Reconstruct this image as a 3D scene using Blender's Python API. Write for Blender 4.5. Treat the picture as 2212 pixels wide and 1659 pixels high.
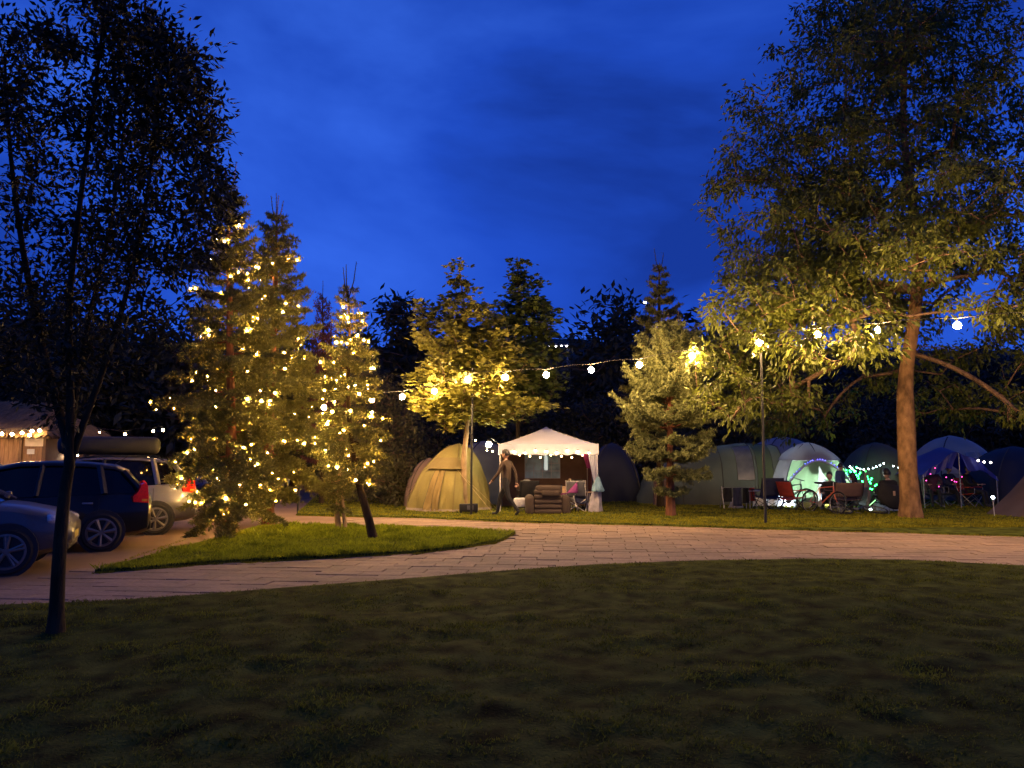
import bpy, bmesh, math, random
import numpy as np
from mathutils import Vector, Matrix

# ------------------------------------------------------------------ scene, camera, sky, sun, exposure
scene = bpy.context.scene
for o in list(bpy.data.objects):
    bpy.data.objects.remove(o)
col = scene.collection
R = math.radians
CAM_H = 1.6
PITCH = math.atan(159.5 / 1659.0)
cam_data = bpy.data.cameras.new('camera')
cam_data.sensor_fit = 'HORIZONTAL'
cam_data.sensor_width = 36.0
cam_data.lens = 36.0 * 0.75
cam_data.clip_start = 0.05
cam_data.clip_end = 3000
cam = bpy.data.objects.new('camera', cam_data)
cam.location = (0, 0, CAM_H)
cam.rotation_euler = (R(90) + PITCH, 0, 0)
col.objects.link(cam)
scene.camera = cam

SUN_EL, SUN_ROT = R(-3.0), R(55)
world = bpy.data.worlds.new('World')
scene.world = world
world.use_nodes = True
wn, wl = world.node_tree.nodes, world.node_tree.links
wn.clear()
w_out = wn.new('ShaderNodeOutputWorld')
w_bg = wn.new('ShaderNodeBackground')
w_sky = wn.new('ShaderNodeTexSky')
w_sky.sky_type = 'NISHITA'
w_sky.sun_disc = False
w_sky.sun_elevation = SUN_EL
w_sky.sun_rotation = SUN_ROT
w_sky.air_density = 1.6
w_sky.dust_density = 0.2
w_sky.ozone_density = 6.0
w_tc = wn.new('ShaderNodeTexCoord')
# deep dusk blue with soft bands of cloud, the same all round the sky
w_sep = wn.new('ShaderNodeSeparateXYZ')
wl.new(w_tc.outputs['Generated'], w_sep.inputs[0])
w_map = wn.new('ShaderNodeMapping')
w_map.inputs['Scale'].default_value = (1.0, 1.0, 2.2)
w_map.inputs['Location'].default_value = (7.83, 1.1, 2.8)
wl.new(w_tc.outputs['Generated'], w_map.inputs[0])
w_n1 = wn.new('ShaderNodeTexNoise')
w_n1.inputs['Scale'].default_value = 1.7
w_n1.inputs['Detail'].default_value = 6
w_n1.inputs['Roughness'].default_value = 0.52
w_n1.inputs['Distortion'].default_value = 0.35
wl.new(w_map.outputs[0], w_n1.inputs['Vector'])
w_r1 = wn.new('ShaderNodeValToRGB')
w_r1.color_ramp.elements[0].position = 0.36
w_r1.color_ramp.elements[1].position = 0.66
SKY_DARK = (0.0088, 0.043, 0.350, 1)
SKY_LIGHT = (0.0360, 0.145, 0.86, 1)
w_r1.color_ramp.elements[0].color = SKY_DARK
w_r1.color_ramp.elements[1].color = SKY_LIGHT
em = w_r1.color_ramp.elements.new(0.5)
em.color = (0.0160, 0.082, 0.62, 1)
wl.new(w_n1.outputs[0], w_r1.inputs[0])
w_mix = wn.new('ShaderNodeMix')
w_mix.data_type = 'RGBA'
w_mix.inputs[0].default_value = 0.94
wl.new(w_sky.outputs[0], w_mix.inputs[6])
w_gain = wn.new('ShaderNodeVectorMath')
w_gain.operation = 'SCALE'
w_gain.inputs[3].default_value = 10.0
# the sky deepens towards the zenith, all round alike
w_zr = wn.new('ShaderNodeMapRange')
w_zr.interpolation_type = 'SMOOTHSTEP'
w_zr.inputs['From Min'].default_value = 0.25; w_zr.inputs['From Max'].default_value = 0.95
w_zr.inputs['To Min'].default_value = 1.0; w_zr.inputs['To Max'].default_value = 0.45
wl.new(w_sep.outputs[2], w_zr.inputs['Value'])
w_zm = wn.new('ShaderNodeVectorMath'); w_zm.operation = 'SCALE'
wl.new(w_r1.outputs[0], w_zm.inputs[0]); wl.new(w_zr.outputs[0], w_zm.inputs[3])
wl.new(w_zm.outputs[0], w_gain.inputs[0])
wl.new(w_gain.outputs[0], w_mix.inputs[7])
wl.new(w_mix.outputs[2], w_bg.inputs['Color'])
w_bg.inputs['Strength'].default_value = 0.1
wl.new(w_bg.outputs[0], w_out.inputs[0])

sun_d = bpy.data.lights.new('sun', 'SUN')
sun_d.energy = 0.01
sun_d.angle = R(12)
sun_d.color = (0.75, 0.85, 1.0)
sun = bpy.data.objects.new('sun', sun_d)
sun.rotation_euler = (R(75), 0, R(180) - SUN_ROT)
col.objects.link(sun)

scene.view_settings.view_transform = 'Standard'
scene.view_settings.look = 'None'
scene.view_settings.exposure = 0.0
scene.view_settings.gamma = 1.0
scene.view_settings.use_curve_mapping = False
scene.render.engine = 'CYCLES'
cy = scene.cycles
cy.use_denoising = True
try:
    cy.denoiser = 'OPENIMAGEDENOISE'
    cy.denoising_input_passes = 'RGB_ALBEDO_NORMAL'
except Exception:
    pass
cy.max_bounces = 5
cy.diffuse_bounces = 2
cy.glossy_bounces = 2
cy.transmission_bounces = 4
cy.transparent_max_bounces = 8
cy.sample_clamp_indirect = 2.0
cy.sample_clamp_direct = 0.0
cy.caustics_reflective = False
cy.caustics_refractive = False
cy.use_light_tree = True

WARM = (1.0, 0.62, 0.26)
FEST_W = 340.0      # watts of a festoon lamp
FAIRY_W = 13.5      # watts of one fairy light

# ------------------------------------------------------------------ picture geometry (a 2212 x 1659 view of the photograph)
F, CX, CY = 1659.0, 1106.0, 829.5
CT, ST = math.cos(PITCH), math.sin(PITCH)
def ray(x, y):
    u, v = x - CX, -(y - CY)
    return u, F * CT - v * ST, F * ST + v * CT
def G(x, y, z=0.0):
    u, dy, dz = ray(x, y)
    t = (z - CAM_H) / dz
    return Vector((u * t, dy * t, z))
def At(x, y, d):
    u, dy, dz = ray(x, y)
    t = d / dy
    return Vector((u * t, d, CAM_H + dz * t))

rng = np.random.default_rng(11)
random.seed(5)

# ------------------------------------------------------------------ materials
MATS = {}
def _bsdf(m):
    return m.node_tree.nodes['Principled BSDF']
def mat(name, c, rough=0.8, var=0.15, scale=8.0, bump=0.0, bscale=None, metal=0.0, transl=0.0, emis=None, estr=0.0,
        island=False, c2=None, coords='Object', coat=0.0, spec=0.5, alpha=1.0, stretch=None, detail=4.0, dist=0.02):
    if name in MATS:
        return MATS[name]
    m = bpy.data.materials.new(name)
    m.use_nodes = True
    n, l = m.node_tree.nodes, m.node_tree.links
    b = _bsdf(m)
    b.inputs['Roughness'].default_value = rough
    b.inputs['Metallic'].default_value = metal
    b.inputs['Specular IOR Level'].default_value = spec
    b.inputs['Coat Weight'].default_value = coat
    b.inputs['Alpha'].default_value = alpha
    tc = n.new('ShaderNodeTexCoord')
    mp = n.new('ShaderNodeMapping')
    l.new(tc.outputs[coords], mp.inputs[0])
    if stretch:
        mp.inputs['Scale'].default_value = stretch
    nz = n.new('ShaderNodeTexNoise')
    nz.inputs['Scale'].default_value = scale
    nz.inputs['Detail'].default_value = detail
    l.new(mp.outputs[0], nz.inputs['Vector'])
    c = tuple(c)
    lo = tuple(max(0.0, k * (1 - var)) for k in c)
    hi = tuple(min(1.0, k * (1 + var)) for k in (c2 or c))
    mr = n.new('ShaderNodeMapRange')
    mr.inputs['From Min'].default_value = 0.3
    mr.inputs['From Max'].default_value = 0.7
    l.new(nz.outputs[0], mr.inputs['Value'])
    fac = mr.outputs[0]
    if island:
        ge = n.new('ShaderNodeNewGeometry')
        mx = n.new('ShaderNodeMath'); mx.operation = 'MULTIPLY_ADD'
        mx.inputs[1].default_value = 0.55
        l.new(ge.outputs['Random Per Island'], mx.inputs[0])
        mh = n.new('ShaderNodeMath'); mh.operation = 'MULTIPLY'; mh.inputs[1].default_value = 0.45
        l.new(mr.outputs[0], mh.inputs[0])
        l.new(mh.outputs[0], mx.inputs[2])
        fac = mx.outputs[0]
    mix = n.new('ShaderNodeMix'); mix.data_type = 'RGBA'
    l.new(fac, mix.inputs[0])
    mix.inputs[6].default_value = lo + (1,)
    mix.inputs[7].default_value = hi + (1,)
    l.new(mix.outputs[2], b.inputs['Base Color'])
    if bump > 0:
        nb = n.new('ShaderNodeTexNoise')
        nb.inputs['Scale'].default_value = bscale or scale * 4
        nb.inputs['Detail'].default_value = 5
        l.new(mp.outputs[0], nb.inputs['Vector'])
        bp = n.new('ShaderNodeBump')
        bp.inputs['Strength'].default_value = bump
        bp.inputs['Distance'].default_value = dist
        l.new(nb.outputs[0], bp.inputs['Height'])
        l.new(bp.outputs[0], b.inputs['Normal'])
    if emis:
        b.inputs['Emission Color'].default_value = tuple(emis) + (1,)
        b.inputs['Emission Strength'].default_value = estr
    if transl > 0:
        out = [x for x in n if x.type == 'OUTPUT_MATERIAL'][0]
        tr = n.new('ShaderNodeBsdfTranslucent')
        l.new(mix.outputs[2], tr.inputs['Color'])
        ms = n.new('ShaderNodeMixShader')
        ms.inputs[0].default_value = transl
        l.new(b.outputs[0], ms.inputs[1])
        l.new(tr.outputs[0], ms.inputs[2])
        l.new(ms.outputs[0], out.inputs['Surface'])
    MATS[name] = m
    return m
def glow(name, c, watts, r, n=1):
    """lamp material: a ball of radius r that gives off about that many watts"""
    L = watts / (math.pi * 4 * math.pi * r * r)
    m = mat(name, (0.8, 0.8, 0.8), emis=c, estr=L)
    return m
def glass(name, c, rough=0.05):
    m = bpy.data.materials.new(name); m.use_nodes = True
    b = _bsdf(m)
    b.inputs['Base Color'].default_value = tuple(c) + (1,)
    b.inputs['Roughness'].default_value = rough
    b.inputs['Specular IOR Level'].default_value = 0.6
    b.inputs['Coat Weight'].default_value = 0.5
    n, l = m.node_tree.nodes, m.node_tree.links
    nz = n.new('ShaderNodeTexNoise'); nz.inputs['Scale'].default_value = 3
    bp = n.new('ShaderNodeBump'); bp.inputs['Strength'].default_value = 0.03
    l.new(nz.outputs[0], bp.inputs['Height']); l.new(bp.outputs[0], b.inputs['Normal'])
    MATS[name] = m
    return m

# ------------------------------------------------------------------ mesh helpers
def np_mesh(name, V, Fc, smooth=False):
    """V (n,3) floats, Fc (m,k) ints, all faces the same size"""
    V = np.asarray(V, dtype=np.float32); Fc = np.asarray(Fc, dtype=np.int32)
    me = bpy.data.meshes.new(name)
    m, k = Fc.shape
    me.vertices.add(len(V)); me.vertices.foreach_set('co', V.ravel())
    me.loops.add(m * k); me.loops.foreach_set('vertex_index', Fc.ravel())
    me.polygons.add(m)
    me.polygons.foreach_set('loop_start', np.arange(0, m * k, k, dtype=np.int32))
    try:
        me.polygons.foreach_set('loop_total', np.full(m, k, dtype=np.int32))
    except Exception:
        pass
    if smooth:
        me.polygons.foreach_set('use_smooth', np.ones(m, dtype=bool))
    me.update(calc_edges=True)
    return me
def obj(name, me, m=None, parent=None, loc=None):
    o = bpy.data.objects.new(name, me)
    col.objects.link(o)
    if m is not None and me is not None:
        if len(me.materials) == 0:
            me.materials.append(m)
    if loc is not None:
        o.location = loc
    if parent is not None:
        o.parent = parent
    return o
def tag(o, label=None, cat=None, group=None, kind=None):
    if label: o['label'] = label
    if cat: o['category'] = cat
    if group: o['group'] = group
    if kind: o['kind'] = kind
    return o
def thing(name, label, cat, loc=(0, 0, 0), rz=0.0, group=None):
    o = bpy.data.objects.new(name, None)
    o.empty_display_size = 0.2
    col.objects.link(o)
    o.location = loc
    o.rotation_euler = (0, 0, rz)
    return tag(o, label, cat, group)
def copy_tree(o, parent=None):
    c = o.copy(); col.objects.link(c); c.parent = parent
    for ch in o.children:
        copy_tree(ch, c)
    return c

def basis(d):
    d = Vector(d).normalized()
    a = Vector((0, 0, 1)) if abs(d.z) < 0.9 else Vector((1, 0, 0))
    x = d.cross(a).normalized()
    return x, d.cross(x).normalized(), d

class MB:
    def __init__(s):
        s.v, s.f = [], []
    def add(s, vs, fs):
        k = len(s.v)
        s.v += [tuple(p) for p in vs]
        s.f += [tuple(i + k for i in q) for q in fs]
        return s
    def box(s, c, d, rz=0.0, rx=0.0, ry=0.0, taper=1.0):
        M = Matrix.Rotation(rz, 3, 'Z') @ Matrix.Rotation(ry, 3, 'Y') @ Matrix.Rotation(rx, 3, 'X')
        vs = []
        for sz in (-1, 1):
            t = taper if sz > 0 else 1.0
            for sx, sy in ((-1, -1), (1, -1), (1, 1), (-1, 1)):
                vs.append(Vector(c) + M @ Vector((sx * d[0] / 2 * t, sy * d[1] / 2 * t, sz * d[2] / 2)))
        return s.add(vs, [(3, 2, 1, 0), (4, 5, 6, 7), (0, 1, 5, 4), (1, 2, 6, 5), (2, 3, 7, 6), (3, 0, 4, 7)])
    def rbox(s, c, d, r=0.02, rz=0.0, rx=0.0, ry=0.0, n=3, bulge=0.0):
        """box with rounded edges: superellipsoid grid"""
        M = Matrix.Rotation(rz, 3, 'Z') @ Matrix.Rotation(ry, 3, 'Y') @ Matrix.Rotation(rx, 3, 'X')
        bm = bmesh.new()
        bmesh.ops.create_cube(bm, size=1.0)
        for v in bm.verts:
            v.co = Vector((v.co.x * d[0], v.co.y * d[1], v.co.z * d[2]))
        bmesh.ops.bevel(bm, geom=bm.edges[:] + bm.verts[:], offset=min(r, min(d) * 0.49), segments=n, profile=0.5, affect='EDGES')
        bm.verts.ensure_lookup_table()
        for i, v in enumerate(bm.verts):
            v.index = i
        vs = [Vector(c) + M @ v.co for v in bm.verts]
        fs = [tuple(v.index for v in f.verts) for f in bm.faces]
        bm.free()
        return s.add(vs, fs)
    def tube(s, pts, r, n=6, cap=True):
        pts = [Vector(p) for p in pts]
        rs = r if isinstance(r, (list, tuple)) else [r] * len(pts)
        k = len(s.v)
        prev = None
        for i, p in enumerate(pts):
            d = (pts[min(i + 1, len(pts) - 1)] - pts[max(i - 1, 0)])
            if d.length < 1e-6: d = Vector((0, 0, 1))
            d.normalize()
            if prev is None:
                x, y, _ = basis(d)
            else:
                x = prev - d * prev.dot(d)
                if x.length < 1e-4: x = basis(d)[0]
                x.normalize(); y = d.cross(x)
            prev = x
            for j in range(n):
                a = 2 * math.pi * j / n
                s.v.append(tuple(p + (x * math.cos(a) + y * math.sin(a)) * rs[i]))
        for i in range(len(pts) - 1):
            for j in range(n):
                a, b = k + i * n + j, k + i * n + (j + 1) % n
                s.f.append((a, b, b + n, a + n))
        if cap:
            s.f.append(tuple(k + j for j in range(n))[::-1])
            s.f.append(tuple(k + (len(pts) - 1) * n + j for j in range(n)))
        return s
    def lathe(s, prof, c=(0, 0, 0), n=16, axis='Z'):
        k = len(s.v); c = Vector(c)
        for (r, z) in prof:
            for j in range(n):
                a = 2 * math.pi * j / n
                p = Vector((r * math.cos(a), r * math.sin(a), z))
                if axis == 'Y': p = Vector((p.x, p.z, p.y))
                if axis == 'X': p = Vector((p.z, p.x, p.y))
                s.v.append(tuple(c + p))
        for i in range(len(prof) - 1):
            for j in range(n):
                a, b = k + i * n + j, k + i * n + (j + 1) % n
                s.f.append((a, b, b + n, a + n))
        return s
    def ball(s, c, r, n=8, m=6, sc=(1, 1, 1)):
        prof = []
        k = len(s.v); c = Vector(c)
        for i in range(m + 1):
            t = math.pi * i / m
            for j in range(n):
                a = 2 * math.pi * j / n
                s.v.append(tuple(c + Vector((math.sin(t) * math.cos(a) * r * sc[0], math.sin(t) * math.sin(a) * r * sc[1], -math.cos(t) * r * sc[2]))))
        for i in range(m):
            for j in range(n):
                a, b = k + i * n + j, k + i * n + (j + 1) % n
                s.f.append((a, b, b + n, a + n))
        return s
    def loft(s, rings, closed=True, cap=False):
        k = len(s.v); n = len(rings[0])
        for r in rings:
            s.v += [tuple(p) for p in r]
        for i in range(len(rings) - 1):
            for j in range(n if closed else n - 1):
                a, b = k + i * n + j, k + i * n + (j + 1) % n
                s.f.append((a, b, b + n, a + n))
        if cap:
            s.f.append(tuple(k + j for j in range(n))[::-1])
            s.f.append(tuple(k + (len(rings) - 1) * n + j for j in range(n)))
        return s
    def prism(s, pts, t, M=None):
        """flat outline pts (x,z) in the XZ plane, thickness t along Y"""
        M = M or Matrix.Identity(4)
        n = len(pts)
        vs = [M @ Vector((p[0], -t / 2, p[1])) for p in pts] + [M @ Vector((p[0], t / 2, p[1])) for p in pts]
        fs = [tuple(range(n)), tuple(range(2 * n - 1, n - 1, -1))]
        for i in range(n):
            j = (i + 1) % n
            fs.append((i, i + n, j + n, j))
        return s.add(vs, fs)
    def mesh(s, name, smooth=False, off=None):
        me = bpy.data.meshes.new(name)
        v = s.v
        if off is not None:
            v = [(p[0] - off[0], p[1] - off[1], p[2] - off[2]) for p in v]
        me.from_pydata(v, [], s.f)
        me.update()
        bm = bmesh.new(); bm.from_mesh(me)
        bmesh.ops.recalc_face_normals(bm, faces=bm.faces)
        bm.to_mesh(me); bm.free()
        if smooth:
            me.polygons.foreach_set('use_smooth', np.ones(len(me.polygons), dtype=bool))
            try:
                me.set_sharp_from_angle(angle=R(40))
            except Exception:
                pass
        return me
    def build(s, name, m, parent=None, smooth=False, world=False, loc=None):
        """world=True: the points are world points and the parent an unrotated empty"""
        off = None
        if world and parent is not None:
            off = parent.location
        return obj(name, s.mesh(name, smooth, off), m, parent, loc)

# value noise
_perm = np.random.default_rng(3).random((257, 257))
def vnoise(x, y, sc=1.0):
    x = np.asarray(x) / sc + 1000.3; y = np.asarray(y) / sc + 1000.7
    xi = np.floor(x).astype(int); yi = np.floor(y).astype(int)
    fx = x - xi; fy = y - yi
    fx = fx * fx * (3 - 2 * fx); fy = fy * fy * (3 - 2 * fy)
    P = lambda a, b: _perm[a % 256, b % 256]
    return (P(xi, yi) * (1 - fx) + P(xi + 1, yi) * fx) * (1 - fy) + (P(xi, yi + 1) * (1 - fx) + P(xi + 1, yi + 1) * fx) * fy
def fbm(x, y, sc=1.0, o=3):
    t = 0; a = 0.5
    for i in range(o):
        t = t + a * vnoise(x + 17.1 * i, y - 9.3 * i, sc / 2 ** i); a *= 0.5
    return t / (1 - 0.5 ** o)

# ------------------------------------------------------------------ the ground
M_SOIL = mat('soil', (0.06, 0.045, 0.03), 0.95, 0.4, 3.0, 0.5, 30)
M_LAWN = mat('lawn_soil_and_thatch', (0.028, 0.032, 0.009), 0.95, 0.55, 4.0, 0.9, 50, c2=(0.062, 0.074, 0.013), coords='Object', spec=0.03)
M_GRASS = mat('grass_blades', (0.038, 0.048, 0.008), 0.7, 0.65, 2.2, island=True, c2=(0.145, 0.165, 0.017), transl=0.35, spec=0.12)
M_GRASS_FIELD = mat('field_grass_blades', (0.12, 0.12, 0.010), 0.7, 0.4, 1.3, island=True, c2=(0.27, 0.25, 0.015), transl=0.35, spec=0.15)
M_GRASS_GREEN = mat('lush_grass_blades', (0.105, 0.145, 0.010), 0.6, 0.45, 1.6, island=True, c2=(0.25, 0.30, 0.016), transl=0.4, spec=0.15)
M_PATH = mat('path_joint_sand', (0.19, 0.128, 0.085), 0.95, 0.3, 12, 0.4, 60)
M_ROAD = mat('drive_surface', (0.19, 0.115, 0.065), 0.85, 0.25, 0.7, 0.35, 90, detail=8)

def paver_mat():
    m = mat('concrete_pavers', (0.245, 0.165, 0.112), 0.85, 0.2, 14, 0.25, 120, detail=6)
    n, l = m.node_tree.nodes, m.node_tree.links
    oi = n.new('ShaderNodeObjectInfo')
    hs = n.new('ShaderNodeHueSaturation')
    mr = n.new('ShaderNodeMapRange')
    mr.inputs['To Min'].default_value = 0.82; mr.inputs['To Max'].default_value = 1.12
    ge = n.new('ShaderNodeNewGeometry')
    ad = n.new('ShaderNodeMath'); ad.operation = 'ADD'
    fr = n.new('ShaderNodeMath'); fr.operation = 'FRACT'
    l.new(oi.outputs['Random'], ad.inputs[0]); l.new(ge.outputs['Random Per Island'], ad.inputs[1])
    l.new(ad.outputs[0], fr.inputs[0]); l.new(fr.outputs[0], mr.inputs['Value'])
    b = _bsdf(m)
    src = b.inputs['Base Color'].links[0].from_socket
    # broad worn and stained areas that run on from paver to paver
    tc = n.new('ShaderNodeNewGeometry')
    nz = n.new('ShaderNodeTexNoise'); nz.inputs['Scale'].default_value = 0.7; nz.inputs['Detail'].default_value = 8; nz.inputs['Roughness'].default_value = 0.65
    l.new(tc.outputs['Position'], nz.inputs['Vector'])
    m2 = n.new('ShaderNodeMapRange'); m2.inputs['From Min'].default_value = 0.3; m2.inputs['From Max'].default_value = 0.7
    m2.inputs['To Min'].default_value = 0.62; m2.inputs['To Max'].default_value = 1.18
    l.new(nz.outputs[0], m2.inputs['Value'])
    mu = n.new('ShaderNodeMath'); mu.operation = 'MULTIPLY'
    l.new(mr.outputs[0], mu.inputs[0]); l.new(m2.outputs[0], mu.inputs[1])
    l.new(mu.outputs[0], hs.inputs['Value'])
    l.new(src, hs.inputs['Color']); l.new(hs.outputs[0], b.inputs['Base Color'])
    return m
M_PAVER = paver_mat()

g = MB(); g.add([(-900, -300, -0.12), (900, -300, -0.12), (900, 1500, -0.12), (-900, 1500, -0.12)], [(0, 1, 2, 3)])
tag(g.build('ground', M_SOIL), kind='structure')
g = MB(); g.add([(-60, -2, -0.022), (40, -2, -0.022), (40, 60, -0.022), (-60, 60, -0.022)], [(0, 1, 2, 3)])
path = tag(g.build('path', M_PATH), kind='structure')

def curve(pts):
    w = [G(*p) for p in pts]
    w.sort(key=lambda p: p.x)
    return np.array([p.x for p in w]), np.array([p.y for p in w])
def ext(c, x):
    """interpolated, and carried on straight past both ends"""
    X, Y = c
    x = np.asarray(x, dtype=float)
    y = np.interp(x, X, Y)
    s0 = (Y[1] - Y[0]) / (X[1] - X[0]); s1 = (Y[-1] - Y[-2]) / (X[-1] - X[-2])
    y = np.where(x < X[0], Y[0] + (x - X[0]) * s0, y)
    return np.where(x > X[-1], Y[-1] + (x - X[-1]) * s1, y)
NEAR_EDGE = curve([(0, 1315), (200, 1308), (400, 1295), (640, 1275), (900, 1255), (1080, 1240), (1280, 1226), (1500, 1217), (1750, 1213), (1950, 1215), (2212, 1228)])
FAR_EDGE = curve([(640, 1113), (760, 1116), (900, 1119), (1100, 1128), (1300, 1133), (1480, 1138), (1700, 1145), (1900, 1150), (2212, 1160)])
_fx, _fy = FAR_EDGE
_gl = G(690, 1066)
FAR_EDGE = (np.concatenate([[_gl.x - 4, _gl.x], _fx]), np.concatenate([[_gl.y + 13, _gl.y], _fy]))
ISL_LOW = curve([(205, 1237), (300, 1232), (450, 1218), (600, 1211), (750, 1204), (900, 1195), (1000, 1185), (1080, 1170), (1113, 1152)])
ISL_TOP = curve([(205, 1237), (300, 1198), (400, 1165), (450, 1152), (560, 1141), (700, 1138), (830, 1140), (1000, 1147), (1113, 1152)])

def lump(x, y):
    return (fbm(x, y, 0.26, 3) - 0.5) * 0.065 + (fbm(x + 40, y, 2.6, 2) - 0.5) * 0.09
def strip(name, xs, y0, y1, ny, m, lumps=1.0, bias=1.0, z0=0.045):
    """sheet between two edges, with a skirt all round"""
    xs = np.asarray(xs); nx = len(xs)
    s = np.linspace(0, 1, ny) ** bias
    X = np.repeat(xs[:, None], ny, 1)
    Y = y0[:, None] * (1 - s) + y1[:, None] * s
    Z = z0 + lump(X, Y) * lumps
    ed = np.minimum(1, np.minimum(np.abs(Y - y0[:, None]), np.abs(Y - y1[:, None])) / 0.7)
    Z = z0 + (Z - z0) * ed
    V = np.stack([X, Y, Z], -1).reshape(-1, 3)
    i = np.arange(nx - 1)[:, None] * ny + np.arange(ny - 1)[None]
    i = i.ravel()
    Fq = np.stack([i, i + ny, i + ny + 1, i + 1], -1)
    # skirts along both long edges
    n0 = len(V)
    lowv, hiv = V[::ny].copy(), V[ny - 1::ny].copy()
    lowv[:, 2] = -0.13; hiv[:, 2] = -0.13
    V = np.concatenate([V, lowv, hiv])
    k = np.arange(nx - 1)
    Fq = np.concatenate([Fq, np.stack([n0 + k, n0 + k + 1, (k + 1) * ny, k * ny], -1),
                         np.stack([k * ny + ny - 1, (k + 1) * ny + ny - 1, n0 + nx + k + 1, n0 + nx + k], -1)])
    return obj(name, np_mesh(name, V, Fq, True), m)

xs = np.linspace(-16, 16, 360)
near = tag(strip('lawn', xs, np.full(360, -4.0), ext(NEAR_EDGE, xs), 190, M_LAWN), kind='structure')
xs = np.concatenate([np.linspace(-13.5, -9, 20), np.linspace(-8.9, 26, 330)])
far = tag(strip('camping_field', xs, np.minimum(ext(FAR_EDGE, xs), 59), np.full(350, 60.0), 150, M_LAWN, 0.8, 2.4), kind='structure')
xs = np.linspace(ISL_LOW[0][0], ISL_LOW[0][-1], 170)
isl = tag(strip('grass_island', xs, ext(ISL_LOW, xs), np.maximum(ext(ISL_TOP, xs), ext(ISL_LOW, xs) + 0.02), 40, M_LAWN, 0.7), kind='structure')

def on_lawn(x, y, pad=0.0):
    a = y < ext(NEAR_EDGE, x) - pad
    b = y > ext(FAR_EDGE, x) + pad
    c = (y > ext(ISL_LOW, x) + pad) & (y < ext(ISL_TOP, x) - pad) & (x > ISL_LOW[0][0]) & (x < ISL_LOW[0][-1])
    return a, b, c

def blades(name, x, y, L, W, m, parent, lean=0.55, z0=0.042, lumps=1.0):
    n = len(x)
    r = np.random.default_rng(n)
    a = r.uniform(0, 2 * np.pi, n)
    t = r.uniform(0.1, lean, n) + 0.15
    ed = np.minimum(np.abs(y - ext(NEAR_EDGE, x)), np.abs(y - ext(FAR_EDGE, x)))
    ed = np.where((x > ISL_LOW[0][0]) & (x < ISL_LOW[0][-1]), np.minimum(ed, np.minimum(np.abs(y - ext(ISL_LOW, x)), np.abs(y - ext(ISL_TOP, x)))), ed)
    z = z0 + lump(x, y) * lumps * np.minimum(1, ed / 0.7) - 0.01
    base = np.stack([x, y, z], -1)
    wd = np.stack([np.cos(a + 1.4), np.sin(a + 1.4), np.zeros(n)], -1) * W[:, None] / 2
    tip = base + np.stack([np.cos(a) * np.sin(t), np.sin(a) * np.sin(t), np.cos(t)], -1) * L[:, None]
    mid = base + np.stack([np.cos(a) * np.sin(t) * 0.28, np.sin(a) * np.sin(t) * 0.28, np.cos(t) * 0.62], -1) * L[:, None]
    V = np.stack([base - wd * 0.7, base + wd * 0.7, mid + wd, tip], 1).reshape(-1, 3)
    k = np.arange(n)[:, None] * 4
    T = np.concatenate([k + [0, 1, 2], k + [0, 2, 3]])
    o = obj(name, np_mesh(name, V, T), m)
    return tag(o, kind='stuff')
def scatter(n, x0, x1, y0, y1, which, keep=None, pad=-0.03, pw=1.0):
    x = rng.uniform(x0, x1, n); y = y0 + (y1 - y0) * rng.uniform(0, 1, n) ** pw
    ok = on_lawn(x, y, pad)[which]
    if keep is not None:
        ok &= keep(x, y)
    return x[ok], y[ok]
# trampled near lawn: tufts with bare hollows between
vis = lambda x, y: (np.abs(x) < y * 0.80 + 2.2)
x, y = scatter(520000, -11, 12, 2.6, 12.2, 0, lambda x, y: vis(x, y) & (fbm(x, y, 0.30, 3) + 0.25 * fbm(x, y, 1.6, 2) > rng.uniform(0.36, 0.70, len(x))), pw=1.25)
hgt = 0.016 + 0.042 * fbm(x + 5, y, 0.35, 2) ** 1.4 * rng.uniform(0.6, 1.3, len(x))
tag(blades('lawn_grass', x, y, hgt, rng.uniform(0.006, 0.011, len(x)), M_GRASS, None, 1.1),
    'short trampled grass with bare hollows in front of the paved path', 'grass')
x, y = scatter(120000, -9.5, 17, 17.5, 30, 1, vis, pw=1.7)
tag(blades('field_grass', x, y, 0.03 + 0.05 * rng.uniform(0.4, 1, len(x)) * fbm(x, y, 0.5, 2) * 1.6, rng.uniform(0.010, 0.018, len(x)), M_GRASS_FIELD, None, 0.8, lumps=0.8),
    'mown grass of the camping field between the path and the tents', 'grass')
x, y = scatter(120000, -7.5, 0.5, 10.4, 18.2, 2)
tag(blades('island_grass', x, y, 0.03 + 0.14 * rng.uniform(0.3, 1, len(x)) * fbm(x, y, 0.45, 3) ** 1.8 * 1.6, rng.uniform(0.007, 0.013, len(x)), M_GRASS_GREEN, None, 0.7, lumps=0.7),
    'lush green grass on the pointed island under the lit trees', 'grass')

# grass creeping over the edges of the paving
ex, ey = [], []
for cv, sg, n_ in ((NEAR_EDGE, 1, 9000), (FAR_EDGE, -1, 7000), (ISL_LOW, -1, 6000), (ISL_TOP, 1, 4000)):
    xx = rng.uniform(max(cv[0][0], -8), min(cv[0][-1], 13), n_)
    amp = np.maximum(0, fbm(xx * 3, xx * 0 + sg, 0.5, 3) - 0.30) * 0.45
    ex.append(xx); ey.append(ext(cv, xx) + sg * rng.uniform(-0.06, 1, n_) * amp)
ex, ey = np.concatenate(ex), np.concatenate(ey)
tag(blades('edge_grass', ex, ey, rng.uniform(0.02, 0.06, len(ex)), rng.uniform(0.007, 0.013, len(ex)), M_GRASS_FIELD, None, 1.2, z0=-0.005, lumps=0.1),
    'ragged grass creeping over the edges of the paved path', 'grass')
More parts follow.
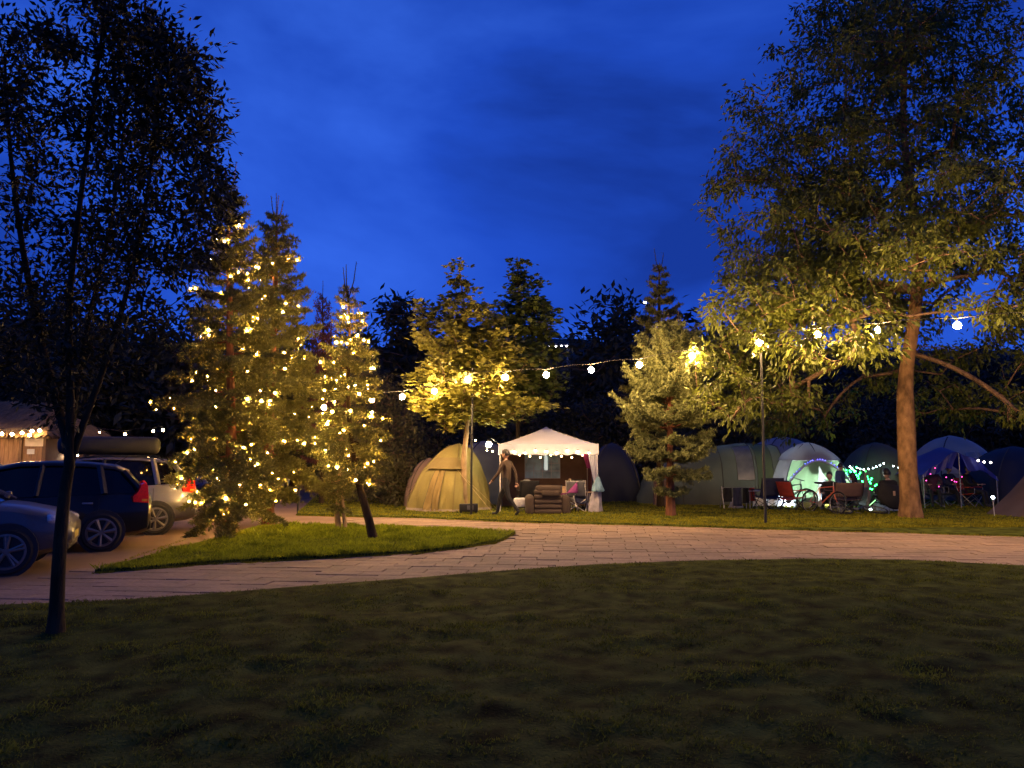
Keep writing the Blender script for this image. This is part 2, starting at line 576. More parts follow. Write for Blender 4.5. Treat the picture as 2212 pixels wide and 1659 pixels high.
# ------------------------------------------------------------------ pavers
PL, PW_, PT, PA = 0.60, 0.30, 0.05, R(-5)
pv = MB()
bm = bmesh.new(); bmesh.ops.create_cube(bm, size=1)
for v in bm.verts:
    v.co = Vector((v.co.x * (PL - 0.010), v.co.y * (PW_ - 0.010), v.co.z * PT - PT / 2))
bmesh.ops.bevel(bm, geom=[e for e in bm.edges if all(v.co.z > -0.01 for v in e.verts)], offset=0.005, segments=1, affect='EDGES')
pme = bpy.data.meshes.new('paver'); bm.to_mesh(pme); bm.free()
pme.materials.append(M_PAVER)
pav = []
for j in range(-60, 110):
    for i in range(-40, 50):
        u = i * PL + (PL / 2 if j % 2 else 0) + (j % 5) * 0.013
        v = j * PW_
        X = u * math.cos(PA) - v * math.sin(PA); Y = 8 + u * math.sin(PA) + v * math.cos(PA)
        if Y < 6.5 or Y > 24.5 or abs(X) > Y * 0.74 + 1.2 or X < -9.5:
            continue
        pav.append((X, Y))
pav = np.array(pav)
a, b, c = on_lawn(pav[:, 0], pav[:, 1], 0.16)
drive = (pav[:, 0] < -6.3 + (pav[:, 1] - 10) * 0.22) & (pav[:, 1] > 10.0)      # the asphalt drive on the car side
pav = pav[~(a | b | c) & ~drive]
size = 1.0 / pav[:, 1] ** 3 * (np.abs(pav[:, 0]) < pav[:, 1] * 0.69)
order = np.argsort(-size)
rest = MB()
bv = [tuple(v.co) for v in pme.vertices]; bf = [tuple(p.vertices) for p in pme.polygons]
ca, sa = math.cos(PA), math.sin(PA)
for q, k in enumerate(order):
    X, Y = pav[k]
    dz = random.uniform(-0.006, 0.005); tl = (random.gauss(0, 0.006), random.gauss(0, 0.004))
    if q < 300:
        o = bpy.data.objects.new('paver', pme); col.objects.link(o)
        o.location = (X, Y, dz); o.rotation_euler = (tl[1], tl[0], PA + random.gauss(0, 0.006)); o.parent = path
    else:
        rest.add([(X + p[0] * ca - p[1] * sa, Y + p[0] * sa + p[1] * ca, p[2] + dz + p[0] * tl[0]) for p in bv], bf)
tag(rest.build('paver_field', M_PAVER, path), kind='stuff')
# smooth drive where the cars stand, joining the paved path
dr = MB()
dr.add([(-40, 9.0, -0.012), (-6.45, 9.0, -0.012), (-6.2, 10, -0.012), (-3.1, 24, -0.012), (-9, 40, -0.012), (-40, 58, -0.012)], [(0, 1, 2, 3, 4, 5)])
tag(dr.build('drive', M_ROAD), kind='structure')

# far hills against the sky
def ridge(name, d, pts, m, thick):
    q = MB(); top = []
    n = 160
    px = np.linspace(-900, 3100, n)
    py = np.interp(px, [p[0] for p in pts], [p[1] for p in pts])
    rows = []
    for k in range(5):
        t = k / 4
        rows.append([])
        for i in range(n):
            p = At(px[i], 989, d - thick * (1 - t) ** 1.2)
            pk = At(px[i], py[i], d)
            h = max(1.0, pk.z) + (math.sin(i * 1.7) + math.sin(i * 0.63 + 1)) * d * 0.0012
            rows[-1].append((p.x, p.y, -0.2 + (h + 0.2) * math.sin(t * math.pi / 2)))
    rows.append([(p[0], p[1] + thick, -0.2) for p in rows[-1]])
    q.loft(rows, closed=False)
    return tag(q.build(name, m, smooth=True), kind='structure')
M_HILL = mat('wooded_hill', (0.030, 0.028, 0.024), 1.0, 0.5, 0.06, 0.8, 0.4, dist=2.0)
ridge('hills', 320, [(-900, 800), (0, 780), (700, 760), (1150, 735), (1230, 728), (1300, 738), (1500, 745), (2200, 760), (3100, 780)], M_HILL, 130)

# ------------------------------------------------------------------ trees
def unit(a):
    return a / np.maximum(1e-9, np.linalg.norm(a, axis=-1, keepdims=True))
T_LEAF = (np.array([(0, 0, 0), (-0.21, 0.42, -0.03), (0, 1, -0.12), (0.21, 0.42, -0.03), (0, 0.45, 0.05)]),
          np.array([(0, 3, 4), (3, 2, 4), (2, 1, 4), (1, 0, 4)]))
_mp = [(0, 0), (0.22, -0.05), (0.55, 0.12), (0.40, 0.36), (0.66, 0.72), (0.27, 0.66), (0, 1.0), (-0.27, 0.66), (-0.66, 0.72), (-0.40, 0.36), (-0.55, 0.12), (-0.22, -0.05)]
T_MAPLE = (np.array([(p[0], p[1], -0.18 * abs(p[0]) - 0.05 * p[1] ** 2) for p in _mp] + [(0, 0.4, 0.03)]),
           np.array([(i, (i + 1) % 12, 12) for i in range(12)]))
T_CLUMP = (np.array([(0, 0, 0), (-0.34, 0.30, 0.10), (-0.10, 0.95, -0.10), (0.30, 0.62, 0.12), (0.42, 0.15, -0.08)]),
           np.array([(0, 3, 1), (1, 3, 2), (0, 4, 3)]))
def leaf_mesh(name, P, D, N, S, tpl):
    tv, tf = tpl
    D = unit(D); X = unit(np.cross(D, N)); Z = np.cross(X, D)
    V = P[:, None, :] + S[:, None, None] * (tv[None, :, 0, None] * X[:, None, :] + tv[None, :, 1, None] * D[:, None, :] + tv[None, :, 2, None] * Z[:, None, :])
    k = np.arange(len(P))[:, None, None] * len(tv)
    T = (tf[None] + k).reshape(-1, 3)
    return np_mesh(name, V.reshape(-1, 3), T)
def tubes(name, segs, n=5):
    """segs: list of (points, radii)"""
    q = MB()
    for p, r in segs:
        q.tube(p, list(r), n, cap=False)
    me = bpy.data.meshes.new(name)
    me.from_pydata(q.v, [], q.f); me.update()
    me.polygons.foreach_set('use_smooth', np.ones(len(me.polygons), dtype=bool))
    return me

def skeleton(trunk, trunk_r, targets, step=0.4, tip=0.006, up=0.25, r=None, expo=0.45, first=1):
    """grow branches from the trunk line to every target; returns branch segments and the end directions"""
    r = r or np.random.default_rng(1)
    nodes = [np.array(p) for p in trunk]; par = [-1] + list(range(len(trunk) - 1))
    T = np.array(trunk)
    dist = np.array([np.min(np.linalg.norm(T - t, axis=1)) for t in targets])
    pos = np.array(nodes); depth = np.zeros(len(nodes)); cap = [0] * first + [1] * (len(nodes) - first)
    ends = []; nlist = list(nodes)
    arr = np.zeros((len(nodes) + len(targets) * 16, 3)); arr[:len(nodes)] = pos
    okk = np.zeros(len(arr), dtype=bool); okk[first:len(nodes)] = True
    cnt = len(nodes)
    for q in np.argsort(dist):
        t = targets[q]
        A = arr[:cnt]
        d = np.linalg.norm(A - t, axis=1) + 0.9 * np.maximum(0, A[:, 2] - t[2] + 0.15 * np.linalg.norm(A[:, :2] - t[:2], axis=1))
        d[~okk[:cnt]] = 1e9
        k = int(np.argmin(d))
        a = A[k].copy(); L = np.linalg.norm(t - a)
        m = max(1, min(14, int(L / step)))
        prev = k
        mid = (a + t) / 2 + np.array([0, 0, up * L * 0.35]) + r.normal(0, 0.07 * L, 3)
        for s in range(1, m + 1):
            u = s / m
            p = (1 - u) ** 2 * a + 2 * u * (1 - u) * mid + u * u * t
            arr[cnt] = p; par.append(prev); okk[cnt] = True
            prev = cnt; cnt += 1
        ends.append(prev)
    par = np.array(par); P = arr[:cnt]
    w = np.zeros(cnt); w[ends] = 1
    for i in range(cnt - 1, 0, -1):
        w[par[i]] += w[i]
    rad = tip * np.maximum(1, w) ** expo
    nt = len(trunk)
    rad[:nt] = np.maximum(trunk_r, 0.0)
    kids = {}
    for i in range(1, cnt):
        kids.setdefault(par[i], []).append(i)
    segs = []; 
    stack = [(c, i) for i in range(nt) for c in kids.get(i, []) if c >= nt]
    segs_trunk = (P[:nt], rad[:nt])
    while stack:
        c, p0 = stack.pop()
        pts = [P[p0], P[c]]; rr = [min(rad[p0], rad[c] * 1.25), rad[c]]
        cur = c
        while True:
            ks = kids.get(cur, [])
            if not ks: break
            ks = sorted(ks, key=lambda i: -w[i])
            for o_ in ks[1:]:
                stack.append((o_, cur))
            cur = ks[0]; pts.append(P[cur]); rr.append(rad[cur])
        rr[-1] *= 0.6
        segs.append((pts, rr))
    E = P[ends]; ED = unit(P[ends] - P[par[ends]])
    return segs_trunk, segs, E, ED

def smooth_path(pts, n):
    pts = np.array([tuple(p) for p in pts], dtype=float); t = np.linspace(0, len(pts) - 1, n)
    i = np.clip(t.astype(int), 0, len(pts) - 2); f = (t - i)[:, None]
    p0 = pts[np.maximum(i - 1, 0)]; p1 = pts[i]; p2 = pts[i + 1]; p3 = pts[np.minimum(i + 2, len(pts) - 1)]
    return 0.5 * (2 * p1 + (p2 - p0) * f + (2 * p0 - 5 * p1 + 4 * p2 - p3) * f ** 2 + (3 * p1 - p0 - 3 * p2 + p3) * f ** 3)

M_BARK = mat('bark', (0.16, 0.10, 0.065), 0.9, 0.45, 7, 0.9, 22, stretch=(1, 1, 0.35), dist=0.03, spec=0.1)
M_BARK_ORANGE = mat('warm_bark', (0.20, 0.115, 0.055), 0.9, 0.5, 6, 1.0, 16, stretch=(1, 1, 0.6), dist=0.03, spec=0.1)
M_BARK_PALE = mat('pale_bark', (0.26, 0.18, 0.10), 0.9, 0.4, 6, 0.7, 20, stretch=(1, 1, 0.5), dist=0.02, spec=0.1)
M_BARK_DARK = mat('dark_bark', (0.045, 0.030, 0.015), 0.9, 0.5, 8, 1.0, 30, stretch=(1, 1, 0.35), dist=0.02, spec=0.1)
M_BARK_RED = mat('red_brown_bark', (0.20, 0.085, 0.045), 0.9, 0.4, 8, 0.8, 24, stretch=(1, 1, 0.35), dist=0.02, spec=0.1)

def flare_trunk(name, path, rad, m, parent, off, flare=1.7, n=12, seed=0, lobes=5):
    """trunk surface with root flare and uneven girth"""
    r = np.random.default_rng(seed)
    path = np.array(path); rad = np.array(rad)
    ph = r.uniform(0, 6.28, 3)
    q = MB(); rings = []
    for i, p in enumerate(path):
        h = p[2] - path[0][2]
        ring = []
        for j in range(n):
            a = 2 * math.pi * j / n
            k = 1 + (flare - 1) * math.exp(-h / (rad[0] * 1.8)) * (0.75 + 0.45 * math.cos(lobes * a + ph[0]))
            k *= 1 + 0.05 * math.sin(2 * a + h * 1.9 + ph[1]) + 0.04 * math.sin(3 * a - h * 2.7 + ph[2])
            ring.append((p[0] + math.cos(a) * rad[i] * k - off[0], p[1] + math.sin(a) * rad[i] * k - off[1], p[2] - off[2]))
        rings.append(ring)
    q.loft(rings, cap=True)
    return obj(name, q.mesh(name, True), m, parent)

def envelope_targets(n, prof, axis, r, shell=0.55, lump_amp=0.22, sx=1.0, sy=1.0):
    """points in a crown: prof = [(z, radius)], axis(z) -> (x, y); lumpy outline"""
    zs = np.array([p[0] for p in prof]); rs = np.array([p[1] for p in prof])
    zz = np.linspace(zs[0], zs[-1], 200); rr = np.interp(zz, zs, rs)
    cdf = np.cumsum(rr ** 1.7 + 0.02); cdf /= cdf[-1]
    z = np.interp(r.uniform(0, 1, n), cdf, zz)
    a = r.uniform(0, 2 * np.pi, n)
    ph = r.uniform(0, 6.28, 4)
    lum = 1 + lump_amp * (np.sin(2 * a + z * 0.9 + ph[0]) * 0.5 + np.sin(5 * a - z * 1.7 + ph[1]) * 0.5 + np.sin(3 * a + z * 2.9 + ph[2]) * 0.6)
    rho = r.uniform(0, 1, n) ** shell * np.interp(z, zs, rs) * lum
    ax = np.array([axis(q) for q in z])
    return np.stack([ax[:, 0] + rho * np.cos(a) * sx, ax[:, 1] + rho * np.sin(a) * sy, z], -1)

def leaves_at(E, ED, n, spread, size, r, droop=0.5, flat=0.0, jitter=0.8, zsq=1.0):
    k = np.repeat(np.arange(len(E)), n)
    m = len(k)
    off = r.normal(0, 1, (m, 3)) * spread; off[:, 2] *= zsq
    P = E[k] + off - ED[k] * r.uniform(0, spread * 1.5, (m, 1))
    D = ED[k] * 0.7 + r.normal(0, jitter, (m, 3)) + unit(off) * 0.6
    D[:, 2] = D[:, 2] * (1 - flat) - droop
    N = r.normal(0, 0.5 * (1 - flat) + 0.12, (m, 3)); N[:, 2] += 1.0
    N[np.abs((unit(N) * unit(D)).sum(1)) > 0.97] += [0.3, 0.2, 0]
    S = size * r.uniform(0.65, 1.25, m)
    return P, D, N, S

# --- the big tree beside the field, trunk lit from the festoon
def build_tree(name, label, cat, base, trunk_pts, r0, r1, prof, n_t, leaf, n_leaf, spread, size, m_leaf, m_bark, seed,
               droop=0.5, flat=0.0, tip=0.006, step=0.4, group=None, flare=1.6, extra=None, first=1, axis=None, shell=0.55, up=0.25,
               zsq=1.0, lump_amp=0.22, expo=0.45, jitter=0.8, sx=1.0, sy=1.0, rpow=1.0):
    r = np.random.default_rng(seed)
    tp = smooth_path(trunk_pts, 26)
    tr = r0 + (r1 - r0) * np.linspace(0, 1, 26) ** rpow
    if axis is None:
        axis = lambda z: (np.interp(z, tp[:, 2], tp[:, 0]), np.interp(z, tp[:, 2], tp[:, 1]))
    T = envelope_targets(n_t, prof, axis, r, shell, lump_amp, sx, sy)
    if extra is not None:
        T = np.concatenate([T, np.array(extra)])
    st, segs, E, ED = skeleton(tp, tr, T, step, tip, up, r, expo, first)
    root = thing(name, label, cat, tuple(base), group=group)
    off = np.array(base)
    flare_trunk('trunk', tp, tr, m_bark, root, base, flare, seed=seed)
    obj('branches', tubes('branches', [(np.array(p) - off, q) for p, q in segs]), M_BARK, root)
    P, D, N, S = leaves_at(E, ED, n_leaf, spread, size, r, droop, flat, jitter, zsq)
    me = leaf_mesh('crown', P - off, D, N, S, leaf)
    tag(obj('crown', me, m_leaf, root), kind='stuff')
    return root

def leaf_mat(name, c, c2, transl=0.35, rough=0.5):
    return mat(name, c, rough, 0.3, 0.8, island=True, c2=c2, transl=transl, spec=0.35)
M_CHERRY = leaf_mat('cherry_leaf', (0.070, 0.085, 0.016), (0.13, 0.15, 0.022), 0.4)
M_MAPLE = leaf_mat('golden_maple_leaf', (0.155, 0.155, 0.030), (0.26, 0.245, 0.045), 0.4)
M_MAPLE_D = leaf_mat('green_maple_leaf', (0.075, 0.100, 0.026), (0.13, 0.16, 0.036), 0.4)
M_DARKLEAF = leaf_mat('dark_leaf', (0.016, 0.017, 0.008), (0.032, 0.032, 0.014), 0.2, 0.7)
M_BGLEAF = leaf_mat('far_leaf', (0.030, 0.032, 0.020), (0.050, 0.052, 0.028), 0.2, 0.7)
M_BUSHLEAF = leaf_mat('bush_leaf', (0.060, 0.058, 0.025), (0.095, 0.088, 0.034), 0.3, 0.6)

d = 20.2
def tp_(lst):
    return [At(x, y, dd) for x, y, dd in lst]
b = G(1968, 1120)
trunk = [Vector((b.x, b.y, -0.1))] + tp_([(1960, 980, b.y), (1955, 860, b.y), (1962, 770, b.y), (1978, 660, b.y + 0.1), (1984, 560, b.y + 0.1), (1970, 430, b.y + 0.2), (1952, 280, b.y + 0.3), (1955, 100, b.y + 0.2), (1965, -60, b.y)])
cr = lambda y: At(1965, y, b.y).z
prof = [(cr(900), 4.6), (cr(860), 5.2), (cr(780), 5.5), (cr(690), 5.4), (cr(600), 5.1), (cr(500), 5.1), (cr(400), 4.9), (cr(300), 4.8), (cr(200), 4.4), (cr(100), 3.8), (cr(0), 3.0), (cr(-80), 1.7)]
def boughs(trunk, prof, n, seed, dens=8.5, thick=0.17, rise=0.16, droop=0.22, z_lo=None, amid=None):
    """points in flat layered boughs that leave the trunk all round"""
    r = np.random.default_rng(seed)
    tp = smooth_path(trunk, 26); zs = [p[0] for p in prof]; rs = [p[1] for p in prof]
    T = []
    for i in range(n):
        u = (i + r.uniform(0, 1)) / n
        z = zs[0] + (zs[-1] - zs[0]) * u
        a = i * 2.39996 + r.normal(0, 0.25) if amid is None else amid + r.uniform(-0.7, 0.7)
        L = np.interp(z, zs, rs) * r.uniform(0.70, 1.10)
        zs_ = max(z - rise * L, cr(800) if z_lo is None else z_lo)
        ox, oy = np.interp(zs_, tp[:, 2], tp[:, 0]), np.interp(zs_, tp[:, 2], tp[:, 1])
        if amid is None and u < 0.17 and math.sin(a) < -0.40: continue        # low boughs towards the path were cut back
        m = int(L * dens * (0.8 if u < 0.3 else (0.95 if u < 0.5 else 0.66)))
        t = r.uniform(0.22 if u > 0.3 else 0.50, 1.0, m) ** 0.8
        fan = (0.10 + 0.20 * np.sin(t * np.pi * 0.8)) * L
        lat = r.normal(0, 1, m).clip(-1.6, 1.6) * fan * 0.62
        arc = zs_ + (z - zs_) * np.sin(t * np.pi * 0.62) * 1.05 - droop * L * np.maximum(0, t - 0.6) ** 1.5
        x = ox + math.cos(a) * L * t - math.sin(a) * lat; y = oy + math.sin(a) * L * t + math.cos(a) * lat
        T.append(np.stack([x, y, arc - 0.10 * np.abs(lat) + r.normal(0, thick, m)], -1))
    return np.concatenate(T)
ex = []
for (px, py, dd) in [(1665, 105, 20), (1700, 130, 20.2), (1745, 110, 20), (1610, 215, 19.5), (1640, 235, 20), (1570, 335, 20), (1590, 300, 19), (1560, 400, 20), (1530, 445, 19.5), (1560, 470, 20), (1590, 560, 19),
                     (1530, 640, 19), (1550, 655, 18.6), (1525, 700, 18.4), (1515, 775, 18.6), (1545, 765, 18), (1520, 840, 18.4), (1560, 880, 18.2), (1595, 900, 18), (1540, 850, 18), (1575, 810, 17.8), (1600, 850, 17.6),
                     (1840, 70, 20), (1875, 30, 20), (1905, 20, 20), (1850, 95, 20.5), (1800, 150, 20), (1720, 200, 20),
                     (1765, 726, 16.7), (1775, 715, 16.5), (1890, 716, 15.9), (1905, 708, 15.8), (1645, 742, 17.2), (1630, 730, 17.3), (1900, 722, 15.7), (1760, 715, 16.6)]:
    q = At(px, py, dd)
    for k in range(3):
        ex.append((q.x + random.gauss(0, .18), q.y + random.gauss(0, .35), q.z + random.gauss(0, .12)))
ex = np.concatenate([np.array(ex), boughs(trunk, prof, 98, 5, 9.5), boughs(trunk, [(cr(790), 5.6), (cr(640), 5.5), (cr(430), 5.3), (cr(300), 4.8)], 16, 15, 9.0, amid=math.pi + 0.25)])
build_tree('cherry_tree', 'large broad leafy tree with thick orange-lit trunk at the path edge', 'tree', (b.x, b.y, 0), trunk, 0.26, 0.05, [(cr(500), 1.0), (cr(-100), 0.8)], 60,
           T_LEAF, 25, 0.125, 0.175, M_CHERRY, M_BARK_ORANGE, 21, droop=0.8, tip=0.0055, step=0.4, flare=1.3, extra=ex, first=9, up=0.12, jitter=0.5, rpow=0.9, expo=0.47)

# --- golden maple by the festoon post, green maple behind it
b = G(1003, 1107)
trunk = [Vector((b.x, b.y, -0.1))] + tp_([(1002, 1000, b.y), (1010, 900, b.y), (1012, 800, b.y), (1008, 700, b.y), (990, 570, b.y)])
cr = lambda y: At(1000, y, b.y).z
prof = [(cr(915), 0.7), (cr(880), 1.7), (cr(840), 1.85), (cr(790), 1.75), (cr(740), 1.5), (cr(690), 1.15), (cr(650), 0.75), (cr(610), 0.42), (cr(575), 0.25), (cr(560), 0.12)]
ex = []
for (px, py) in [(1178, 880), (1160, 872), (1140, 890), (1105, 900), (1075, 905), (905, 655), (920, 690), (1150, 865), (960, 905), (975, 920)]:
    q = At(px, py, b.y - 0.3)
    for k in range(3):
        ex.append((q.x + random.gauss(0, .10), q.y + random.gauss(0, .3), q.z + random.gauss(0, .06)))
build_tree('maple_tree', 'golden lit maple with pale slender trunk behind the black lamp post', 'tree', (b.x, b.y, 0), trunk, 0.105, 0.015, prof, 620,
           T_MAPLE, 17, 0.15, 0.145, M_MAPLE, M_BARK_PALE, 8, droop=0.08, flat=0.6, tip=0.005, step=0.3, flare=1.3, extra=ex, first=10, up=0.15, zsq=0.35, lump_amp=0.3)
bx = At(1120, 989, 26.5)
trunk = [Vector((bx.x, 26.5, -0.1))] + tp_([(1120, 1000, 26.5), (1118, 850, 26.5), (1122, 700, 26.5), (1117, 555, 26.5)])
cr = lambda y: At(1120, y, 26.5).z
prof = [(cr(900), 0.9), (cr(850), 1.5), (cr(780), 1.6), (cr(710), 1.4), (cr(665), 1.1), (cr(620), 0.65), (cr(575), 0.35), (cr(548), 0.15)]
ex = []
for (px, py) in [(1160, 610), (1162, 640), (1168, 670), (1155, 690), (1180, 700), (1198, 680), (1190, 720), (1200, 760), (1165, 655)]:
    q = At(px, py, 26.4)
    for k in range(3):
        ex.append((q.x + random.gauss(0, .12), q.y + random.gauss(0, .3), q.z + random.gauss(0, .12)))
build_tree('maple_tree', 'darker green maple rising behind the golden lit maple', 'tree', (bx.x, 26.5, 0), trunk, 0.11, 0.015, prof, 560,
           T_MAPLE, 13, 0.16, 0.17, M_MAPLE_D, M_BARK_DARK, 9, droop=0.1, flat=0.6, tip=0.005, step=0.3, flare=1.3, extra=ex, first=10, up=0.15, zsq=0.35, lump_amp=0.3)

# --- dark slender tree in the near lawn, forking above the ground
b = G(120, 1374)
def fork_tree():
    r = np.random.default_rng(31)
    root = thing('forked_tree', 'dark slim tree on the near lawn forking into steep stems', 'tree', (b.x, b.y, 0))
    off = np.array((b.x, b.y, 0.0))
    dd = b.y
    stems = [
        [(120, 1380, dd), (128, 1200, dd), (140, 1060, dd), (150, 980, dd), (120, 860, dd + .1), (80, 700, dd + .2), (40, 480, dd + .3), (20, 300, dd + .4), (10, 120, dd + .4)],
        [(150, 980, dd), (152, 860, dd - .05), (150, 650, dd - .2), (175, 420, dd - .3), (205, 200, dd - .2), (230, -20, dd - .1)],
        [(146, 1020, dd), (175, 930, dd + .05), (215, 820, dd), (255, 700, dd - .1), (300, 520, dd), (330, 330, dd + .1), (350, 150, dd)],
        [(150, 990, dd), (160, 880, dd + .2), (190, 700, dd + .6), (240, 480, dd + .9), (270, 250, dd + 1.0), (280, 60, dd + 1)],
    ]
    radii = [(0.063, 0.012), (0.040, 0.010), (0.036, 0.010), (0.032, 0.008)]
    allp, allr = [], []
    tb = MB()
    for s, (ra, rb) in zip(stems, radii):
        pts = smooth_path(tp_(s), 22); pts = np.array(pts)
        rr = np.linspace(ra, rb, 22)
        if ra > 0.05: rr = rr + 0.025 * np.exp(-np.maximum(0, pts[:, 2]) / 0.10)
        tb.tube([p - off for p in pts], list(rr), 12)
        allp.append(pts)
    tb.build('trunk', M_BARK_DARK, root, True)
    A = np.concatenate([p[7:] for p in allp])
    A[0] = A[0]
    # crown targets round the stems
    T = []
    for i in range(560):
        si = [0, 0, 1, 2, 2, 3][r.integers(6)]; p = allp[si]
        k = r.uniform(14.5 if si == 1 else 10.5, 21.9); q = p[int(k)]
        h = (k - 10.5) / 11.5
        s = 0.34 * (0.55 + 0.75 * math.sin(min(1, h * 1.15) * math.pi)) 
        g3 = np.clip(r.normal(0, 1, 3), -1.35, 1.35); T.append(q + np.array([g3[0] * s, g3[1] * s, g3[2] * 0.28 + 0.1]))
    for (px, py) in [(400, 160), (430, 190), (455, 215), (440, 260), (420, 130), (380, 120), (345, 55), (320, 60), (460, 290), (400, 300), (430, 340), (445, 380), (470, 420), (420, 440), (450, 500), (390, 560), (430, 560), (160, 90), (140, 110), (60, 80), (90, 70)]:
        for k in range(5):
            q = At(px + r.normal(0, 12), py + r.normal(0, 12), dd + r.normal(0, 0.35)); T.append(np.array(q))
    T = np.array(T)
    st, segs, E, ED = skeleton(A, np.full(len(A), 0.01), T, 0.25, 0.0028, 0.3, r, 0.4, 0)
    # the stem chain itself is not a branch: only grown twigs are meshed
    obj('branches', tubes('branches', [(np.array(p) - off, q) for p, q in segs], 4), M_BARK_DARK, root)
    P, D, N, S = leaves_at(E, ED, 34, 0.078, 0.082, r, 0.12, 0, 0.55)
    tag(obj('crown', leaf_mesh('crown', P - off, D, N, S, T_LEAF), M_DARKLEAF, root), kind='stuff')
fork_tree()

# --- spruces
M_NEEDLE = leaf_mat('spruce_needles', (0.075, 0.078, 0.020), (0.150, 0.145, 0.034), 0.2, 0.65)
M_NEEDLE_B = leaf_mat('blue_spruce_needles', (0.125, 0.138, 0.050), (0.22, 0.235, 0.085), 0.25, 0.65)
M_NEEDLE_R = leaf_mat('red_conifer_needles', (0.060, 0.016, 0.018), (0.10, 0.028, 0.028), 0.15, 0.7)
def spruce(name, label, base, trunk_pts, r0, prof, seed, m_needle, m_bark, whorl=0.26, nb=6, top_twigs=3, needle=0.055, dens=34, a_top=38, a_low=-14, hang=0.25, k_need=5, tipup=0.3, nw=0.30, lv=(0.48, 1.18), outl=0.12):
    """prof: [(z, radius)] of the crown"""
    r = np.random.default_rng(seed)
    root = thing(name, label, 'tree', tuple(base))
    off = np.array(base, dtype=float)
    tp = smooth_path(trunk_pts, 30)
    tr = r0 * (1 - np.linspace(0, 1, 30)) ** 0.8 + 0.008
    flare_trunk('trunk', tp, tr, m_bark, root, base, 1.35, 9, seed)
    zs = np.array([p[0] for p in prof]); rs = np.array([p[1] for p in prof])
    z0, z1 = zs[0], zs[-1]
    segs = []; SP = []; SD = []; SS = []; tips = []
    def add_twig(pts, size):
        pts = np.array(pts); seg = np.linalg.norm(np.diff(pts, axis=0), axis=1); L = seg.sum()
        n = max(2, int(L * dens))
        t = (np.arange(n) + r.uniform(0, 1, n)) / n * L
        c = np.concatenate([[0], np.cumsum(seg)])
        P = np.stack([np.interp(t, c, pts[:, i]) for i in range(3)], -1)
        i = np.clip(np.searchsorted(c, t) - 1, 0, len(seg) - 1)
        Dd = unit(np.diff(pts, axis=0))[i]
        SP.append(P); SD.append(Dd); SS.append(np.full(n, size))
    z = z0
    while z < z1 - 0.10:
        f = (z - z0) / (z1 - z0)
        L0 = np.interp(z, zs, rs)
        cnt = max(4, int(nb * (0.7 + 0.5 * (1 - f)) + r.uniform(-0.5, 1.0)))
        a0 = r.uniform(0, 6.28)
        for j in range(cnt):
            zz = z + r.uniform(-0.25, 0.25) * whorl
            a = a0 + 2 * math.pi * j / cnt + r.normal(0, 0.22)
            L = L0 * r.uniform(*lv)
            if r.uniform() < outl: L *= 1.3
            if L < 0.06: continue
            o = np.array([np.interp(zz, tp[:, 2], tp[:, 0]), np.interp(zz, tp[:, 2], tp[:, 1]), zz])
            el = R(a_low + (a_top - a_low) * f ** 1.3 + r.normal(0, 5))
            h = np.array([math.cos(a), math.sin(a), 0.0])
            side = np.array([-math.sin(a), math.cos(a), 0.0])
            m = 7
            pts = []
            for s in range(m):
                u = s / (m - 1)
                dz = math.sin(el) * L * u - hang * L * u * u * (1 - f) * 0.55 + tipup * L * max(0, u - 0.55) ** 2 * 1.6
                pts.append(o + h * (math.cos(el) * L * u) + side * (0.06 * L * math.sin(u * 3 + a)) + np.array([0, 0, dz]))
            pts = np.array(pts)
            segs.append((pts - off, np.linspace(0.010 + 0.008 * L, 0.003, m)))
            add_twig(pts[2:], needle)
            tips.append(pts[-1]); tips.append(pts[4])
            nt = max(3, int(L * 20))
            for q in range(nt):
                u = 0.18 + 0.80 * (q + r.uniform(0, 1)) / nt
                sgn = 1 if q % 2 else -1
                pc = np.array([np.interp(u * (m - 1), np.arange(m), pts[:, i]) for i in range(3)])
                tl = (0.14 + 0.42 * L * (1 - u) * 0.75) * r.uniform(0.6, 1.25)
                tl = min(tl * 1.15, 0.62)
                dd_ = unit(h * 0.75 + side * sgn * 0.85 + r.normal(0, 0.15, 3))
                e1 = pc + dd_ * tl * 0.55 + np.array([0, 0, -hang * tl * 0.15])
                e2 = pc + dd_ * tl + np.array([0, 0, (-hang * 0.75 * (1 - f) + 0.12 * f) * tl])
                add_twig([pc, e1, e2], needle)
                if r.uniform() < 0.4 and hang > 0.3:
                    # hanging side shoots
                    hl = tl * r.uniform(0.4, 0.8)
                    add_twig([e1, e1 + np.array([r.normal(0, .03), r.normal(0, .03), -hl])], needle * 0.9)
        z += whorl * (0.75 + 0.5 * (1 - f)) * r.uniform(0.85, 1.15)
    # bare leader shoots on top
    top = tp[-1]
    for j in range(top_twigs):
        a = 2 * math.pi * j / max(1, top_twigs) + 0.3
        L = r.uniform(0.35, 0.6)
        s_ = 0.0 if top_twigs == 1 else 0.16
        pts = np.array([top - [0, 0, 0.25], top + [math.cos(a) * s_ * 0.7, math.sin(a) * s_ * 0.4, L * 0.3], top + [math.cos(a) * s_, math.sin(a) * s_ * 0.4, L]])
        segs.append((pts - off, [0.014, 0.010, 0.005])); 
        SPn = len(SP); add_twig(pts, needle * 0.45)
    obj('branches', tubes('branches', segs, 4), m_bark, root)
    P = np.concatenate(SP); D = np.concatenate(SD); S = np.concatenate(SS)
    k = np.repeat(np.arange(len(P)), k_need); n = len(k)
    N = unit(r.normal(0, 1, (n, 3)))
    per = unit(N - D[k] * (N * D[k]).sum(1, keepdims=True))
    nd = unit(D[k] * 0.55 + per)
    ln = S[k] * r.uniform(0.7, 1.3, n)
    wv = unit(np.cross(nd, r.normal(0, 1, (n, 3)))) * (ln * nw)[:, None] * 0.5
    A = P[k] - off
